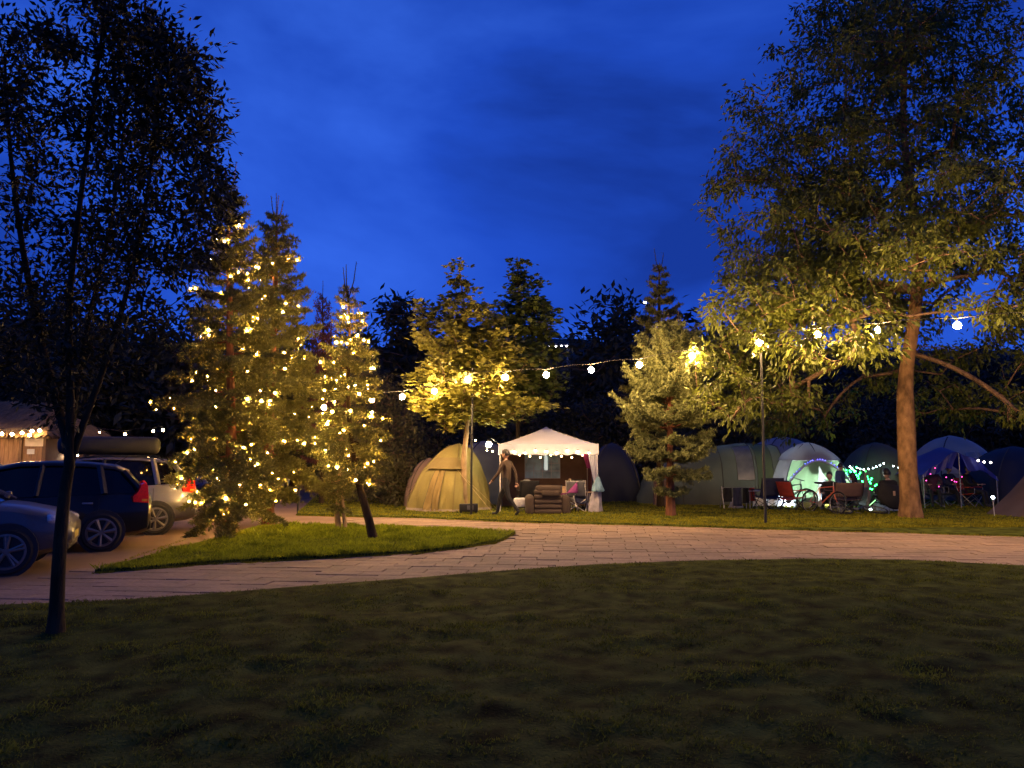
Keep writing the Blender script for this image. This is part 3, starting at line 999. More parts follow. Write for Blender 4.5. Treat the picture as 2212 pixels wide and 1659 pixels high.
    V = np.stack([A - wv, A + wv, A + nd * ln[:, None]], 1).reshape(-1, 3)
    tag(obj('crown', np_mesh('crown', V, np.arange(n * 3).reshape(-1, 3)), m_needle, root), kind='stuff')
    return root, P[::3], tp

bA = G(500, 1158)
ztop = lambda x, y, dd: At(x, y, dd).z
tA = [Vector((bA.x, bA.y, -0.1))] + tp_([(500, 1000, bA.y), (498, 800, bA.y), (495, 600, bA.y), (493, 405, bA.y)])
cr = lambda y: At(500, y, bA.y).z
profA = [(cr(1088), 0.95), (cr(1050), 1.25), (cr(980), 1.35), (cr(900), 1.40), (cr(830), 1.45), (cr(760), 1.12), (cr(680), 0.90), (cr(600), 0.70), (cr(520), 0.50), (cr(440), 0.32), (cr(400), 0.10)]
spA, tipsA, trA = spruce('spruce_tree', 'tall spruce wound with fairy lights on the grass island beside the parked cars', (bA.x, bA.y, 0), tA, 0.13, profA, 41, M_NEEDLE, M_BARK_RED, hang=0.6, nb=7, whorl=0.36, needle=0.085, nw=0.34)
bB = G(580, 1131)
tB = [Vector((bB.x, bB.y, -0.1))] + tp_([(580, 1000, bB.y), (588, 800, bB.y), (595, 600, bB.y), (598, 465, bB.y)])
cr = lambda y: At(590, y, bB.y).z
profB = [(cr(1052), 0.9), (cr(1020), 1.55), (cr(950), 1.80), (cr(850), 1.70), (cr(760), 1.30), (cr(680), 0.98), (cr(600), 0.80), (cr(540), 0.55), (cr(490), 0.33), (cr(460), 0.10)]
spB, tipsB, trB = spruce('spruce_tree', 'spruce hung with fairy lights, bare shoots on its tip, orange-lit trunk', (bB.x, bB.y, 0), tB, 0.15, profB, 42, M_NEEDLE, M_BARK_RED, hang=0.5, nb=7, whorl=0.36, needle=0.085, nw=0.34, top_twigs=4)
bC = G(808, 1166)
tC = [Vector((bC.x, bC.y, -0.05))] + tp_([(795, 1115, bC.y), (772, 1030, bC.y), (760, 960, bC.y), (752, 850, bC.y), (755, 730, bC.y), (752, 625, bC.y)])
cr = lambda y: At(760, y, bC.y).z
profC = [(cr(1030), 0.35), (cr(990), 0.75), (cr(920), 0.85), (cr(850), 0.76), (cr(790), 0.60), (cr(730), 0.36), (cr(680), 0.30), (cr(650), 0.22), (cr(612), 0.10)]
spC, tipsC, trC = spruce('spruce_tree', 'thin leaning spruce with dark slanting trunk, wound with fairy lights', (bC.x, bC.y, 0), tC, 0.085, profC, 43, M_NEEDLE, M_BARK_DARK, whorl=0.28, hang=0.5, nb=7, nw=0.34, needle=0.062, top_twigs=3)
bD = G(1448, 1117)
tD = [Vector((bD.x, bD.y, -0.1))] + tp_([(1448, 1020, bD.y), (1447, 900, bD.y), (1450, 800, bD.y), (1455, 712, bD.y)])
cr = lambda y: At(1440, y, bD.y).z
profD = [(cr(1062), 0.45), (cr(1030), 1.05), (cr(980), 1.40), (cr(930), 1.60), (cr(870), 1.45), (cr(810), 1.15), (cr(770), 0.95), (cr(735), 0.62), (cr(705), 0.25)]
spD, tipsD, trD = spruce('spruce_tree', 'stout pale green spruce with orange trunk standing alone on the field edge', (bD.x, bD.y, 0), tD, 0.12, profD, 44, M_NEEDLE_B, M_BARK_RED, hang=0.10, nb=10, nw=0.34, needle=0.082, a_top=48, a_low=0, tipup=0.6, top_twigs=2, dens=34, whorl=0.34, lv=(0.60, 1.12), outl=0.0)
qg = At(1425, 989, 24.6)
tG = [Vector((qg.x, 24.6, -0.1))] + tp_([(1425, 900, 24.6), (1424, 700, 24.6), (1424, 575, 24.6)])
cr = lambda y: At(1425, y, 24.6).z
spruce('spruce_tree', 'dark narrow spruce spire rising behind the stout pale spruce', (qg.x, 24.6, 0), tG, 0.12, [(cr(900), 1.3), (cr(800), 1.05), (cr(720), 0.75), (cr(680), 0.60), (cr(640), 0.44), (cr(600), 0.25), (cr(575), 0.10)], 47, M_NEEDLE, M_BARK_DARK, hang=0.1, nb=7, needle=0.085, nw=0.32, top_twigs=2, whorl=0.34, a_top=30, a_low=0, tipup=0.4)
q = At(697, 989, 27)
tE = [Vector((q.x, 27, -0.1)), Vector((q.x, 27, 3)), At(697, 640, 27)]
cr = lambda y: At(697, y, 27).z
spruce('conifer_tree', 'narrow dark red conifer peeping up between two lit spruces', (q.x, 27, 0), tE, 0.10, [(cr(1000), 0.9), (cr(850), 0.8), (cr(760), 0.7), (cr(735), 0.45), (cr(690), 0.36), (cr(660), 0.25), (cr(635), 0.08)], 45, M_NEEDLE_R, M_BARK_DARK, hang=0.1, nb=6, needle=0.09, top_twigs=1, dens=16, whorl=0.34, a_top=60, a_low=10)

# a small twin-stemmed sapling with pale stems beside the leaning spruce
b2 = G(735, 1146)
tF = [Vector((b2.x - 0.02, b2.y, -0.05))] + tp_([(728, 1110, b2.y), (731, 1075, b2.y), (735, 1000, b2.y), (738, 930, b2.y)])
cr = lambda y: At(735, y, b2.y).z
spF, tipsF, trF = spruce('spruce_tree', 'low bushy spruce with forked pale stems under the leaning spruce', (b2.x, b2.y, 0), tF, 0.06, [(cr(1090), 0.22), (cr(1060), 0.42), (cr(1010), 0.50), (cr(960), 0.42), (cr(925), 0.15)], 46, M_NEEDLE, M_BARK_PALE, whorl=0.2, hang=0.6, nb=6, needle=0.062)
q = MB(); q.tube([Vector((b2.x + 0.14, b2.y - 0.05, -0.05)), At(742, 1110, b2.y), At(738, 1060, b2.y)], [0.05, 0.042, 0.03], 8)
q.build('stem', M_BARK_PALE, spF, True, world=True)

# --- bushes between the leaning spruce and the ochre tent
def bush(name, label, base, w, h, seed, m=M_BUSHLEAF, n=260, size=0.13, n_leaf=18, group=None):
    tr = [(base[0], base[1], -0.05), (base[0] + 0.05, base[1], h * 0.35), (base[0], base[1], h * 0.8)]
    return build_tree(name, label, 'bush', base, tr, 0.06, 0.015, [(0.15, w * 0.42), (h * 0.3, w * 0.5), (h * 0.65, w * 0.42), (h * 0.9, w * 0.22), (h, w * 0.08)],
                      n, T_LEAF, n_leaf, 0.13, size, m, M_BARK_DARK, seed, droop=0.3, tip=0.005, step=0.3, first=2, flare=1.2, group=group, lump_amp=0.3)
p = At(838, 989, 27.5); bush('shrub', 'tall brownish shrub left of the ochre tent', (p.x, 27.5, 0), 3.0, 4.6, 51, n=420)
p = At(790, 989, 29.5); bush('shrub', 'wide dark shrub behind the leaning spruce', (p.x, 29.5, 0), 3.6, 5.2, 52, n=420)
p = At(860, 989, 26); bush('shrub', 'low shrub brushing the back corner of the ochre tent', (p.x, 26, 0), 1.7, 1.9, 53)
p = At(900, 989, 31); bush('shrub', 'tall shrub right behind the ochre tent', (p.x, 31, 0), 3.6, 4.2, 54, n=380)

# --- trees far behind the field: one of each kind, then copies
def far_tree(label, h, w, seed, trunk_h=0.2, n=330, size=0.42, base=(0, 0, 0)):
    tr = [(base[0], base[1], -0.1), (base[0] + 0.1, base[1], h * 0.4), (base[0], base[1], h * 0.9)]
    return build_tree('broadleaf_tree', label, 'tree', base, tr, h * 0.022, 0.03, [(h * trunk_h * 0.6, w * 0.30), (h * 0.35, w * 0.5), (h * 0.6, w * 0.48), (h * 0.8, w * 0.34), (h * 0.94, w * 0.17), (h, w * 0.05)],
                      n, T_LEAF, 22, w * 0.055, size, M_BGLEAF, M_BARK_DARK, seed, droop=0.2, tip=0.012, step=0.8, first=4, flare=1.3, lump_amp=0.35, group='dark trees behind the camping field')
protos = [far_tree('dark background tree behind the field', 8.0, 7.0, 61), far_tree('dark background tree behind the field', 7.0, 8.0, 62, 0.1), far_tree('dark background tree behind the field', 9.0, 5.5, 63)]
spots = [  # px, top py, depth, kind, label
    (1345, 648, 44, 0, 'dark rounded tree between the white gazebo and the pale spruce'),
    (1543, 693, 52, 1, 'low domed dark tree between the pale spruce and the large tree'),
    (870, 640, 40, 2, 'dark loose-topped tree rising behind the shrubs by the ochre tent'),
    (1265, 765, 48, 1, 'dark tree behind the gap between the gazebo and the pale spruce'), (1180, 800, 42, 1, 'low dark tree directly behind the gazebo roof'), (1430, 790, 46, 0, 'dark tree directly behind the pale spruce'), (1640, 745, 48, 0, 'dark tree behind the post in the large tree'), (1760, 760, 46, 1, 'dark tree far behind the glowing dome tent'), (1880, 740, 48, 0, 'tall dark tree far behind the dull green tent'), (2010, 760, 45, 1, 'dark tree far behind the trunk of the large tree'),
    (2130, 745, 47, 0, 'tall dark tree far behind the blue canopy'), (2260, 750, 46, 1, 'dark tree far behind the brown ridge tent'), (2400, 730, 46, 0, 'tall dark tree past the brown ridge tent'), (640, 720, 44, 0, 'dark tree behind the gap between the lit spruces'), (520, 700, 42, 1, 'dark wide tree far behind the tall lit spruce'), (380, 690, 40, 0, 'dark tree far behind the white estate car'), (250, 660, 40, 1, 'wide dark tree far behind the black roof box'), (110, 650, 42, 0, 'tall dark tree behind the thatched hut'), (-40, 640, 40, 1, 'wide dark tree behind the thatched roof ridge'),
    (-190, 620, 40, 0, 'dark tree beyond the left end of the hut'), (1010, 760, 45, 1, 'dark tree far behind the golden maple'), (760, 740, 46, 1, 'dark wide tree behind the leaning spruce'), (1345, 830, 37, 1, 'low dark tree behind the dark blue tent beside the gazebo'), (1560, 850, 38, 1, 'low dark tree behind the grey-green tunnel tent'), (1690, 850, 38, 0, 'low dark tree right behind the silver blue tent'), (1830, 850, 38, 1, 'low dark tree between the silver and dull green tents'), (1960, 850, 38, 0, 'low dark tree right behind the thick orange trunk'), (2100, 840, 38, 1, 'low dark tree right behind the pale frame tent'), (2240, 840, 38, 0, 'low dark tree right behind the dark navy tent'), (1220, 860, 38, 1, 'low dark tree at the foot of the tall lamp mast'), (1110, 850, 36, 1, 'low dark tree behind the green maple')]
used = [False] * 3
for px, py, dd, kd, lab in spots:
    t = At(px, py, dd)
    o = copy_tree(protos[kd])
    hh = (8.0, 7.0, 9.0)[kd]
    s = t.z / hh
    o.location = (t.x, dd, 0); o.scale = (s * random.uniform(0.9, 1.15), s, s); o.rotation_euler = (0, 0, random.uniform(0, 6.28))
    if lab:
        o['label'] = lab
for pr in protos:
    for ch in list(pr.children):
        bpy.data.objects.remove(ch)
    bpy.data.objects.remove(pr)

# ------------------------------------------------------------------ posts, festoon lamps and fairy lights
M_BLACK = mat('black_painted_metal', (0.012, 0.012, 0.012), 0.5, 0.3, 20, 0.1)
M_CABLE = mat('black_cable', (0.02, 0.018, 0.016), 0.6, 0.2, 30)
M_STEEL = mat('galvanised_steel', (0.30, 0.30, 0.31), 0.45, 0.25, 15, 0.1, metal=0.7)
def post(label, base, top, r=0.035):
    t = thing('lamp_post', label, 'post', (base.x, base.y, 0.0), group=None)
    q = MB(); q.tube([(0, 0, -0.15), (0, 0, 1.3), (0.02, 0, top)], [r, r * 0.92, r * 0.8], 10)
    q.build('pole', M_BLACK, t, True)
    q = MB(); q.lathe([(0.001, top + 0.035), (r * 1.1, top + 0.03), (r * 1.15, top - 0.03), (r * 0.8, top - 0.05)], (0.02, 0, 0), 10)
    q.build('cap', M_BLACK, t, True)
    q = MB(); q.tube([(0.02, -r, top - 0.08), (0.02, -r - 0.06, top - 0.08), (0.02, -r - 0.06, top - 0.12)], 0.008, 5)
    q.build('cable_hook', M_BLACK, t)
    q = MB(); q.lathe([(r * 1.0, 0.02), (r * 2.0, 0.02), (r * 2.0, 0.045), (r * 1.0, 0.06)], n=12)
    q.build('foot_plate', M_BLACK, t)
    return t
p1 = G(1018, 1116); p2 = G(1654, 1136)
post('black post in front of the golden maple carrying the string of lamps', p1, At(1010, 797, p1.y).z)
post('black post rising into the low branches of the large leafy tree', p2, At(1640, 722, p2.y).z)
p3 = At(2640, 1200, 13.0)
post('black post at the far right end of the lamp string', Vector((p3.x, 13.0, 0)), 4.2)

R_GLOBE = 0.075
M_GLOBE = glow('festoon_globe', (1.0, 0.60, 0.25), FEST_W, R_GLOBE)
def lamp_string(name, label, pts, globe_r, m_globe, cat='string lights', cable_r=0.008, sag=0.08, drop=None, group=None, socket=True):
    """pts: world positions of the globes; the cable runs above them"""
    pts = [Vector(p) for p in pts]
    t = thing(name, label, cat, tuple(pts[0]), group=group)
    drop = globe_r + 0.07 if drop is None else drop
    up = [p + Vector((0, 0, drop)) for p in pts]
    path = []
    for a, b_ in zip(up[:-1], up[1:]):
        for k in range(5):
            u = k / 5
            path.append(a.lerp(b_, u) - Vector((0, 0, sag * 4 * u * (1 - u) * -0.5)))
    path.append(up[-1])
    MB().tube(path, cable_r, 5).build('cable', M_CABLE, t, world=True)
    gm = MB().ball((0, 0, 0), globe_r, 12, 8).mesh('bulb', True); gm.materials.append(m_globe)
    sm = None
    if socket:
        q = MB(); q.lathe([(0.001, drop + 0.012), (0.02, drop + 0.01), (0.024, globe_r * 1.0), (0.03, globe_r * 0.93), (0.001, globe_r * 0.92)], n=8)
        sm = q.mesh('socket', True); sm.materials.append(M_BLACK)
    for p in pts:
        o = obj('bulb', gm, None, t, p - pts[0])
        if sm: obj('socket', sm, None, o)
    return t
fest = [(803, 864, 21.9), (869, 857, 21.6), (938, 845, 21.3), (1011, 819, 20.75), (1092, 815, 20.4), (1180, 810, 20.1), (1277, 799, 19.7), (1381, 788, 19.2), (1495, 769, 18.7),
        (1641, 740, 17.95), (1765, 723, 17.4), (1898, 713, 16.6), (2068, 703, 15.6), (2265, 690, 14.6), (2490, 672, 13.6)]
lamp_string('festoon_string', 'string of large warm glowing bulbs slung between the black posts and trees', [At(700, 880, 22.4)] + [At(*q) for q in fest], R_GLOBE, M_GLOBE)

# small warm lights wound round three spruces
M_FAIRY0 = glow('fairy_bulb_dim', (1.0, 0.50, 0.10), FAIRY_W * 0.4, 0.010)
M_FAIRY = glow('fairy_bulb', (1.0, 0.53, 0.12), FAIRY_W, 0.015)
M_FAIRY2 = glow('fairy_bulb_bright', (1.0, 0.58, 0.18), FAIRY_W * 2.4, 0.021)
def ico(name, r, m):
    bm = bmesh.new(); bmesh.ops.create_icosphere(bm, subdivisions=1, radius=r)
    me = bpy.data.meshes.new(name); bm.to_mesh(me); bm.free(); me.materials.append(m)
    return me
ME_F0, ME_F1, ME_F2 = ico('bulb', 0.010, M_FAIRY0), ico('bulb', 0.015, M_FAIRY), ico('bulb', 0.021, M_FAIRY2)
def fairy(label, tr, foliage, prof, turns, n, seed, z0, z1, r_lo=0.6, r_hi=1.05, bright=0.17, zpow=1.0):
    r = np.random.default_rng(seed)
    zs = np.array([p[0] for p in prof]); rs = np.array([p[1] for p in prof])
    t = thing('fairy_light_string', label, 'fairy lights', (float(tr[0][0]), float(tr[0][1]), 0.0))
    o0 = np.array([tr[0][0], tr[0][1], 0.0])
    u = (np.arange(n) + r.uniform(-0.3, 0.3, n)) / n
    z = z0 + (z1 - z0) * np.clip(u, 0, 1) ** zpow
    a = 2 * np.pi * turns * u + r.normal(0, 0.25, n)
    zz = z + r.normal(0, 0.10, n)
    rho = np.interp(zz, zs, rs, left=0.25) * r.uniform(r_lo, r_hi, n)
    P = np.stack([np.interp(zz, tr[:, 2], tr[:, 0]) + rho * np.cos(a), np.interp(zz, tr[:, 2], tr[:, 1]) + rho * np.sin(a), np.maximum(0.12, zz)], -1)
    for i in range(n):      # each bulb sits on the nearest twig
        j = np.argmin(((foliage - P[i]) ** 2).sum(1))
        out = unit(np.array([P[i][0] - np.interp(P[i][2], tr[:, 2], tr[:, 0]), P[i][1] - np.interp(P[i][2], tr[:, 2], tr[:, 1]), 0.25]))
        P[i] = foliage[j] + out * 0.012
    path = []
    for i in range(n - 1):
        path += [P[i] - o0, (P[i] + P[i + 1]) / 2 - o0 - [0, 0, 0.03]]
    path.append(P[-1] - o0)
    MB().tube(path, 0.0035, 3, cap=False).build('wire', M_CABLE, t)
    for i in range(n):
        obj('bulb', [ME_F0, ME_F1, ME_F2][int(r.choice(3, p=[0.38, 0.62 - bright, bright]))], None, t, tuple(P[i] - o0))
    return t
fairy('warm fairy lights wound round the tall spruce beside the parked cars', trA, tipsA, profA, 10, 150, 71, 0.15, profA[-1][0] - 1.05, 0.5, 1.05, zpow=1.7)
fairy('warm fairy lights wound round the spruce with bare tip shoots', trB, tipsB, profB, 8, 125, 72, 0.9, profB[-1][0] - 1.2, 0.5, 1.05, zpow=1.7)
fairy('warm fairy lights wound round the thin leaning spruce', trC, tipsC, profC, 9, 95, 73, 1.0, profC[-1][0] - 0.45, 0.5, 1.08)

# ------------------------------------------------------------------ the camp
M_OCHRE = mat('ochre_tent_cloth', (0.215, 0.178, 0.050), 0.8, 0.15, 1.2, 0.8, 3.5, transl=0.12, dist=0.05)
M_OCHRE_D = mat('ochre_tent_brow', (0.17, 0.13, 0.045), 0.8, 0.12, 1.2, 0.35, 6, transl=0.1, dist=0.04)
M_VALANCE = mat('grey_mud_flap', (0.26, 0.21, 0.16), 0.8, 0.2, 3, 0.3, 12)
M_PIPING = mat('dark_piping', (0.05, 0.045, 0.03), 0.7, 0.2, 10)
M_ROPE = mat('guy_rope', (0.45, 0.33, 0.15), 0.8, 0.2, 30)
M_WHITE_CLOTH = mat('white_gazebo_cloth', (0.55, 0.56, 0.72), 0.75, 0.08, 1.5, 0.3, 4, transl=0.18, dist=0.03)
M_BROWN_CLOTH = mat('brown_wall_cloth', (0.21, 0.115, 0.066), 0.85, 0.2, 2.5, 0.3, 6)
M_WINDOW = mat('pale_window_film', (0.34, 0.46, 0.56), 0.35, 0.45, 2.2, 0.15, 8, c2=(0.44, 0.62, 0.74))  # film colour lightened in place of light shining through from behind
M_WFRAME = mat('white_window_tape', (0.62, 0.60, 0.62), 0.6, 0.1, 6)
M_PALE_POLE = mat('white_steel_tube', (0.55, 0.52, 0.50), 0.4, 0.15, 10)
M_WOOD = mat('pale_table_wood', (0.42, 0.28, 0.17), 0.5, 0.2, 9, 0.1, stretch=(0.3, 3, 3))
M_FLOCK = mat('brown_flocked_vinyl', (0.046, 0.030, 0.023), 0.9, 0.15, 4, 0.15, 30)
M_NAVY = mat('navy_canvas', (0.018, 0.022, 0.055), 0.85, 0.25, 8, 0.2, 60)
M_BLACKC = mat('black_canvas', (0.010, 0.010, 0.012), 0.9, 0.25, 8, 0.2, 60)
M_RED = mat('red_canvas', (0.36, 0.040, 0.025), 0.8, 0.2, 8, 0.2, 60)
M_BROWNC = mat('brown_canvas', (0.13, 0.075, 0.062), 0.9, 0.15, 6, 0.15, 60)
M_GREYC = mat('grey_plastic', (0.12, 0.12, 0.13), 0.5, 0.2, 8)
M_WHITEP = mat('white_plastic', (0.65, 0.64, 0.62), 0.4, 0.1, 8)
M_SKIN = mat('skin', (0.45, 0.27, 0.19), 0.6, 0.12, 14)
M_HAIR = mat('dark_hair', (0.015, 0.011, 0.009), 0.5, 0.3, 40)

def sup(a, n):
    """unit radius of a rounded square in direction a"""
    return (abs(math.cos(a)) ** n + abs(math.sin(a)) ** n) ** (-1.0 / n)
class Dome:
    """tent surface on a rounded rectangle, point(a, t): a round the base, t 0 at the ground to 1 at the top"""
    def __init__(s, hw, hd, h, n=5.0, p=1.9, q=1.15, wr=0.02, seed=0, shift=(0, 0)):
        s.hw, s.hd, s.h, s.n, s.p, s.q, s.wr, s.seed, s.sh = hw, hd, h, n, p, q, wr, seed, shift
    def pt(s, a, t, off=0.0):
        k = sup(a, s.n * (1 - t ** 2.5) + 2.0 * t ** 2.5)
        f = max(0.0, 1 - t ** s.p) ** (1 / s.q)
        wv = s.wr * (1 - t) * (math.sin(a * 23 + s.seed + 4 * t) * 0.5 + math.sin(a * 41 - 7 * t + s.seed) * 0.35 + math.sin(a * 11 + t * 15) * 0.5)
        r = k * f * (1 + (wv + off) / max(s.hw, s.hd))
        z = s.h * t + off * t
        e = t ** 1.6
        return Vector((math.cos(a) * r * s.hw + s.sh[0] * e, math.sin(a) * r * s.hd + s.sh[1] * e, z))
    def patch(s, a0, a1, t0, t1, off=0.0, na=40, nt=18, q=None, flare=0.0):
        q = q or MB()
        rows = []
        for i in range(nt + 1):
            t = t0 + (t1 - t0) * i / nt
            rows.append([s.pt(a0 + (a1 - a0) * j / na, t, off + flare * (1 - i / nt)) for j in range(na + 1)])
        q.loft(rows, closed=False)
        return q
    def seam(s, a, t0, t1, r=0.012, off=0.01, q=None, n=18):
        q = q or MB()
        q.tube([s.pt(a, t0 + (t1 - t0) * i / n, off) for i in range(n + 1)], r, 5)
        return q

# --- ochre dome tent
c = At(970, 989, 23.7)
yt = thing('dome_tent', 'ochre yellow dome tent with closed door beside the white gazebo', 'tent', (c.x, 23.7, 0.0), R(-35))
D1 = Dome(1.02, 1.02, 2.04, 5.5, 1.5, 2.0, 0.05, 1, (0.24, 0.17))
D1.patch(0, 2 * math.pi, 0.02, 0.999, 0, 150, 26).build('fly_sheet', M_OCHRE, yt, True)
dl = -math.pi / 2
D1.patch(dl - 0.08, dl + 0.42, 0.03, 0.60, 0.018, 26, 16).build('door_panel', mat('ochre_door_cloth', (0.24, 0.17, 0.055), 0.8, 0.12, 1.5, 0.8, 5, transl=0.15, dist=0.05), yt, True)
D1.patch(dl - 0.45, dl + 1.15, 0.60, 0.78, 0.02, 40, 6, flare=0.07).build('brow', M_OCHRE_D, yt, True)
D1.patch(0, 2 * math.pi, 0.0, 0.055, 0.012, 120, 2, flare=0.02).build('mud_flap', M_VALANCE, yt, True)
for a in (dl - math.pi / 4, dl + math.pi / 4, dl + 3 * math.pi / 4, dl - 3 * math.pi / 4):
    D1.seam(a, 0.0, 0.97).build('pole_sleeve', M_OCHRE_D, yt, True)
for a in (dl - 0.08, dl + 0.17, dl + 0.42):
    D1.seam(a, 0.04, 0.60, 0.007, 0.024).build('zip', M_PIPING, yt)
q = MB(); q.tube([D1.pt(dl + 0.14, 0.64, 0.05), D1.pt(dl + 0.18, 0.57, 0.05), D1.pt(dl + 0.22, 0.64, 0.05)], 0.012, 5); q.build('toggle', M_OCHRE_D, yt)
Mi = Matrix.Rotation(R(35), 4, 'Z')
def local(wp, root):
    return (root.rotation_euler.to_matrix().to_4x4().inverted() @ (Vector(wp) - root.location))
for (a, t, foot) in [(dl - math.pi / 4 - 0.2, 0.45, G(856, 1088)), (dl - 0.9, 0.30, G(862, 1087)), (dl + math.pi / 4, 0.62, At(1064, 1086, 22.3)), (dl + math.pi / 4 + .3, 0.5, At(1074, 1060, 23.9))]:
    e = local(foot, yt); e.z = 0.03
    s_ = D1.pt(a, t, 0.02)
    MB().tube([s_, e], 0.006, 4).build('guy_rope', M_ROPE, yt)
    MB().tube([e + Vector((0, 0, 0.05)), e - Vector((0, 0, 0.1))], 0.008, 5).build('peg', M_STEEL, yt)

# pale bell of another tent just behind the ochre one
c = At(926, 989, 25.6)
t_ = thing('awning_tent', 'small pinkish tent corner showing left behind the ochre tent', 'tent', (c.x, 25.9, 0), R(10))
Dq = Dome(0.85, 0.85, 1.6, 4, 2.0, 1.8, 0.02, 4)
Dq.patch(0, 2 * math.pi, 0.0, 0.999, 0, 60, 16).build('fly_sheet', mat('dusty_pink_cloth', (0.20, 0.13, 0.10), 0.8, 0.15, 2, 0.3, 5, transl=0.1), t_, True)
for k in range(4):
    Dq.seam(math.pi / 4 + k * math.pi / 2, 0, 0.97).build('pole_sleeve', M_PIPING, t_, True)
c = At(1045, 989, 27.5)
t_ = thing('dome_tent', 'silver blue tent top behind the ochre tent and the gazebo', 'tent', (c.x, 27.5, 0), R(20))
Dq = Dome(1.5, 1.5, 2.2, 4, 2.0, 1.9, 0.02, 5)
Dq.patch(0, 2 * math.pi, 0.0, 0.999, 0, 70, 18).build('fly_sheet', mat('silver_cloth', (0.13, 0.14, 0.18), 0.5, 0.15, 2, 0.3, 5, transl=0.15), t_, True)
for k in range(4):
    Dq.seam(math.pi / 4 + k * math.pi / 2, 0, 0.97, 0.02).build('pole_sleeve', M_NAVY, t_, True)

# --- white gazebo
GX0, GX1 = At(1079, 989, 22.4).x, At(1291, 989, 22.4).x
GY0, GY1 = 22.4, 25.3
gx, gy = (GX0 + GX1) / 2, (GY0 + GY1) / 2
EZ = At(1291, 960, GY0).z; PZ = At(1181, 923, gy).z + 0.02; VZ = At(1200, 981, GY0).z
gz = thing('gazebo', 'white party gazebo with peaked roof and brown back wall', 'gazebo', (gx, gy, 0))
w2, d2 = (GX1 - GX0) / 2, (GY1 - GY0) / 2
def roof_pt(u, v):
    k = max(abs(u), abs(v))
    z = PZ + (EZ - PZ) * (k ** 0.93) - 0.03 * math.sin(k * math.pi) * (1 - abs(abs(u) - abs(v)) / max(k, 1e-6) * 0 )
    sagf = (1 - min(abs(u), abs(v)) / max(k, 1e-6))
    return Vector((u * w2 * 1.02, v * d2 * 1.02, z - 0.035 * sagf * math.sin(k * math.pi * 0.9)))
N_ = 20
rows = [[roof_pt(-1 + 2 * i / N_, -1 + 2 * j / N_) for i in range(N_ + 1)] for j in range(N_ + 1)]
MB().loft(rows, closed=False).build('roof', M_WHITE_CLOTH, gz, True)
for (ax, s0) in (('x', -1), ('x', 1), ('y', -1), ('y', 1)):
    rows = []
    for k in range(5):
        row = []
        for i in range(49):
            u = -1 + 2 * i / 48
            z = EZ + (VZ - EZ) * k / 4 - (0.020 * (1 - math.cos(u * math.pi * 8)) if k == 4 else 0) + 0.02 * (u * u)
            o = 1.022 + 0.006 * math.sin(u * 40) * k / 4
            row.append((u * w2 * 1.02, s0 * d2 * o, z) if ax == 'x' else (s0 * w2 * o, u * d2 * 1.02, z))
        rows.append(row)
    MB().loft(rows, closed=False).build('valance', M_WHITE_CLOTH, gz, True)
for sx in (-1, 1):
    for sy in (-1, 1):
        q = MB(); q.tube([(sx * w2 * 0.985, sy * d2 * 0.985, -0.05), (sx * w2 * 0.985, sy * d2 * 0.985, EZ)], 0.019, 8)
        q.build('leg', M_PALE_POLE, gz, True)
        q = MB(); q.tube([(sx * w2 * 0.98, sy * d2 * 0.98, EZ - 0.02), (0, 0, PZ - 0.05)], 0.012, 6); q.build('rafter', M_PALE_POLE, gz)
# back wall with a printed arched window, side walls, gathered corner curtain
def wall(pts0, pts1, z0, z1, nn=30, amp=0.02):
    rows = []
    for k in range(9):
        z = z0 + (z1 - z0) * k / 8
        rows.append([])
        for i in range(nn + 1):
            u = i / nn
            x_ = pts0[0] + (pts1[0] - pts0[0]) * u; y_ = pts0[1] + (pts1[1] - pts0[1]) * u
            nx, ny = -(pts1[1] - pts0[1]), (pts1[0] - pts0[0]); L = math.hypot(nx, ny)
            wv = amp * math.sin(u * 37 + k * 0.4) * (0.4 + 0.6 * (1 - k / 8))
            rows[-1].append((x_ + nx / L * wv, y_ + ny / L * wv, z))
    return MB().loft(rows, closed=False)
wall((-w2, d2 * 0.98), (w2, d2 * 0.98), 0.02, EZ, amp=0.012).build('back_wall', M_BROWN_CLOTH, gz, True)
wall((-w2 * 0.995, -d2 * 0.2), (-w2 * 0.995, d2), 0.02, EZ).build('side_wall', M_BROWN_CLOTH, gz, True)
wall((w2 * 0.995, d2 * 0.1), (w2 * 0.995, d2), 0.02, EZ).build('side_wall', mat('maroon_curtain', (0.13, 0.035, 0.05), 0.85, 0.2, 3, 0.3, 8), gz, True)
def curtain(x0, x1, y, zt, zb, m, name):
    rows = []
    for k in range(9):
        t = k / 8; wdt = 1 - 0.55 * t
        rows.append([(x0 + (x1 - x0) * (1 - wdt + wdt * i / 16), y + 0.025 * math.sin(i * 1.9), zt + (zb - zt) * t) for i in range(17)])
    return MB().loft(rows, closed=False).build(name, m, gz, True)
curtain(w2 * 0.80, w2 * 1.0, -d2 * 1.0, VZ + 0.02, At(1290, 1040, GY0).z, M_WHITE_CLOTH, 'corner_curtain')
curtain(w2 * 0.70, w2 * 0.90, -d2 * 0.7, VZ + 0.1, At(1290, 1012, GY0).z, mat('magenta_scarf', (0.32, 0.03, 0.17), 0.8, 0.2, 4), 'scarf')
yb = GY1 - 0.1
wa, wb = At(1134, 981, yb), At(1210, 1033, yb)
WX0, WX1, WZ0, WZ1 = wa.x - gx, wb.x - gx, wb.z, wa.z
yy = d2 * 0.98 - 0.03
q = MB(); q.box(((WX0 + WX1) / 2, yy, (WZ0 + WZ1) / 2), (WX1 - WX0, 0.008, WZ1 - WZ0)); win = q.build('window', M_WINDOW, gz)
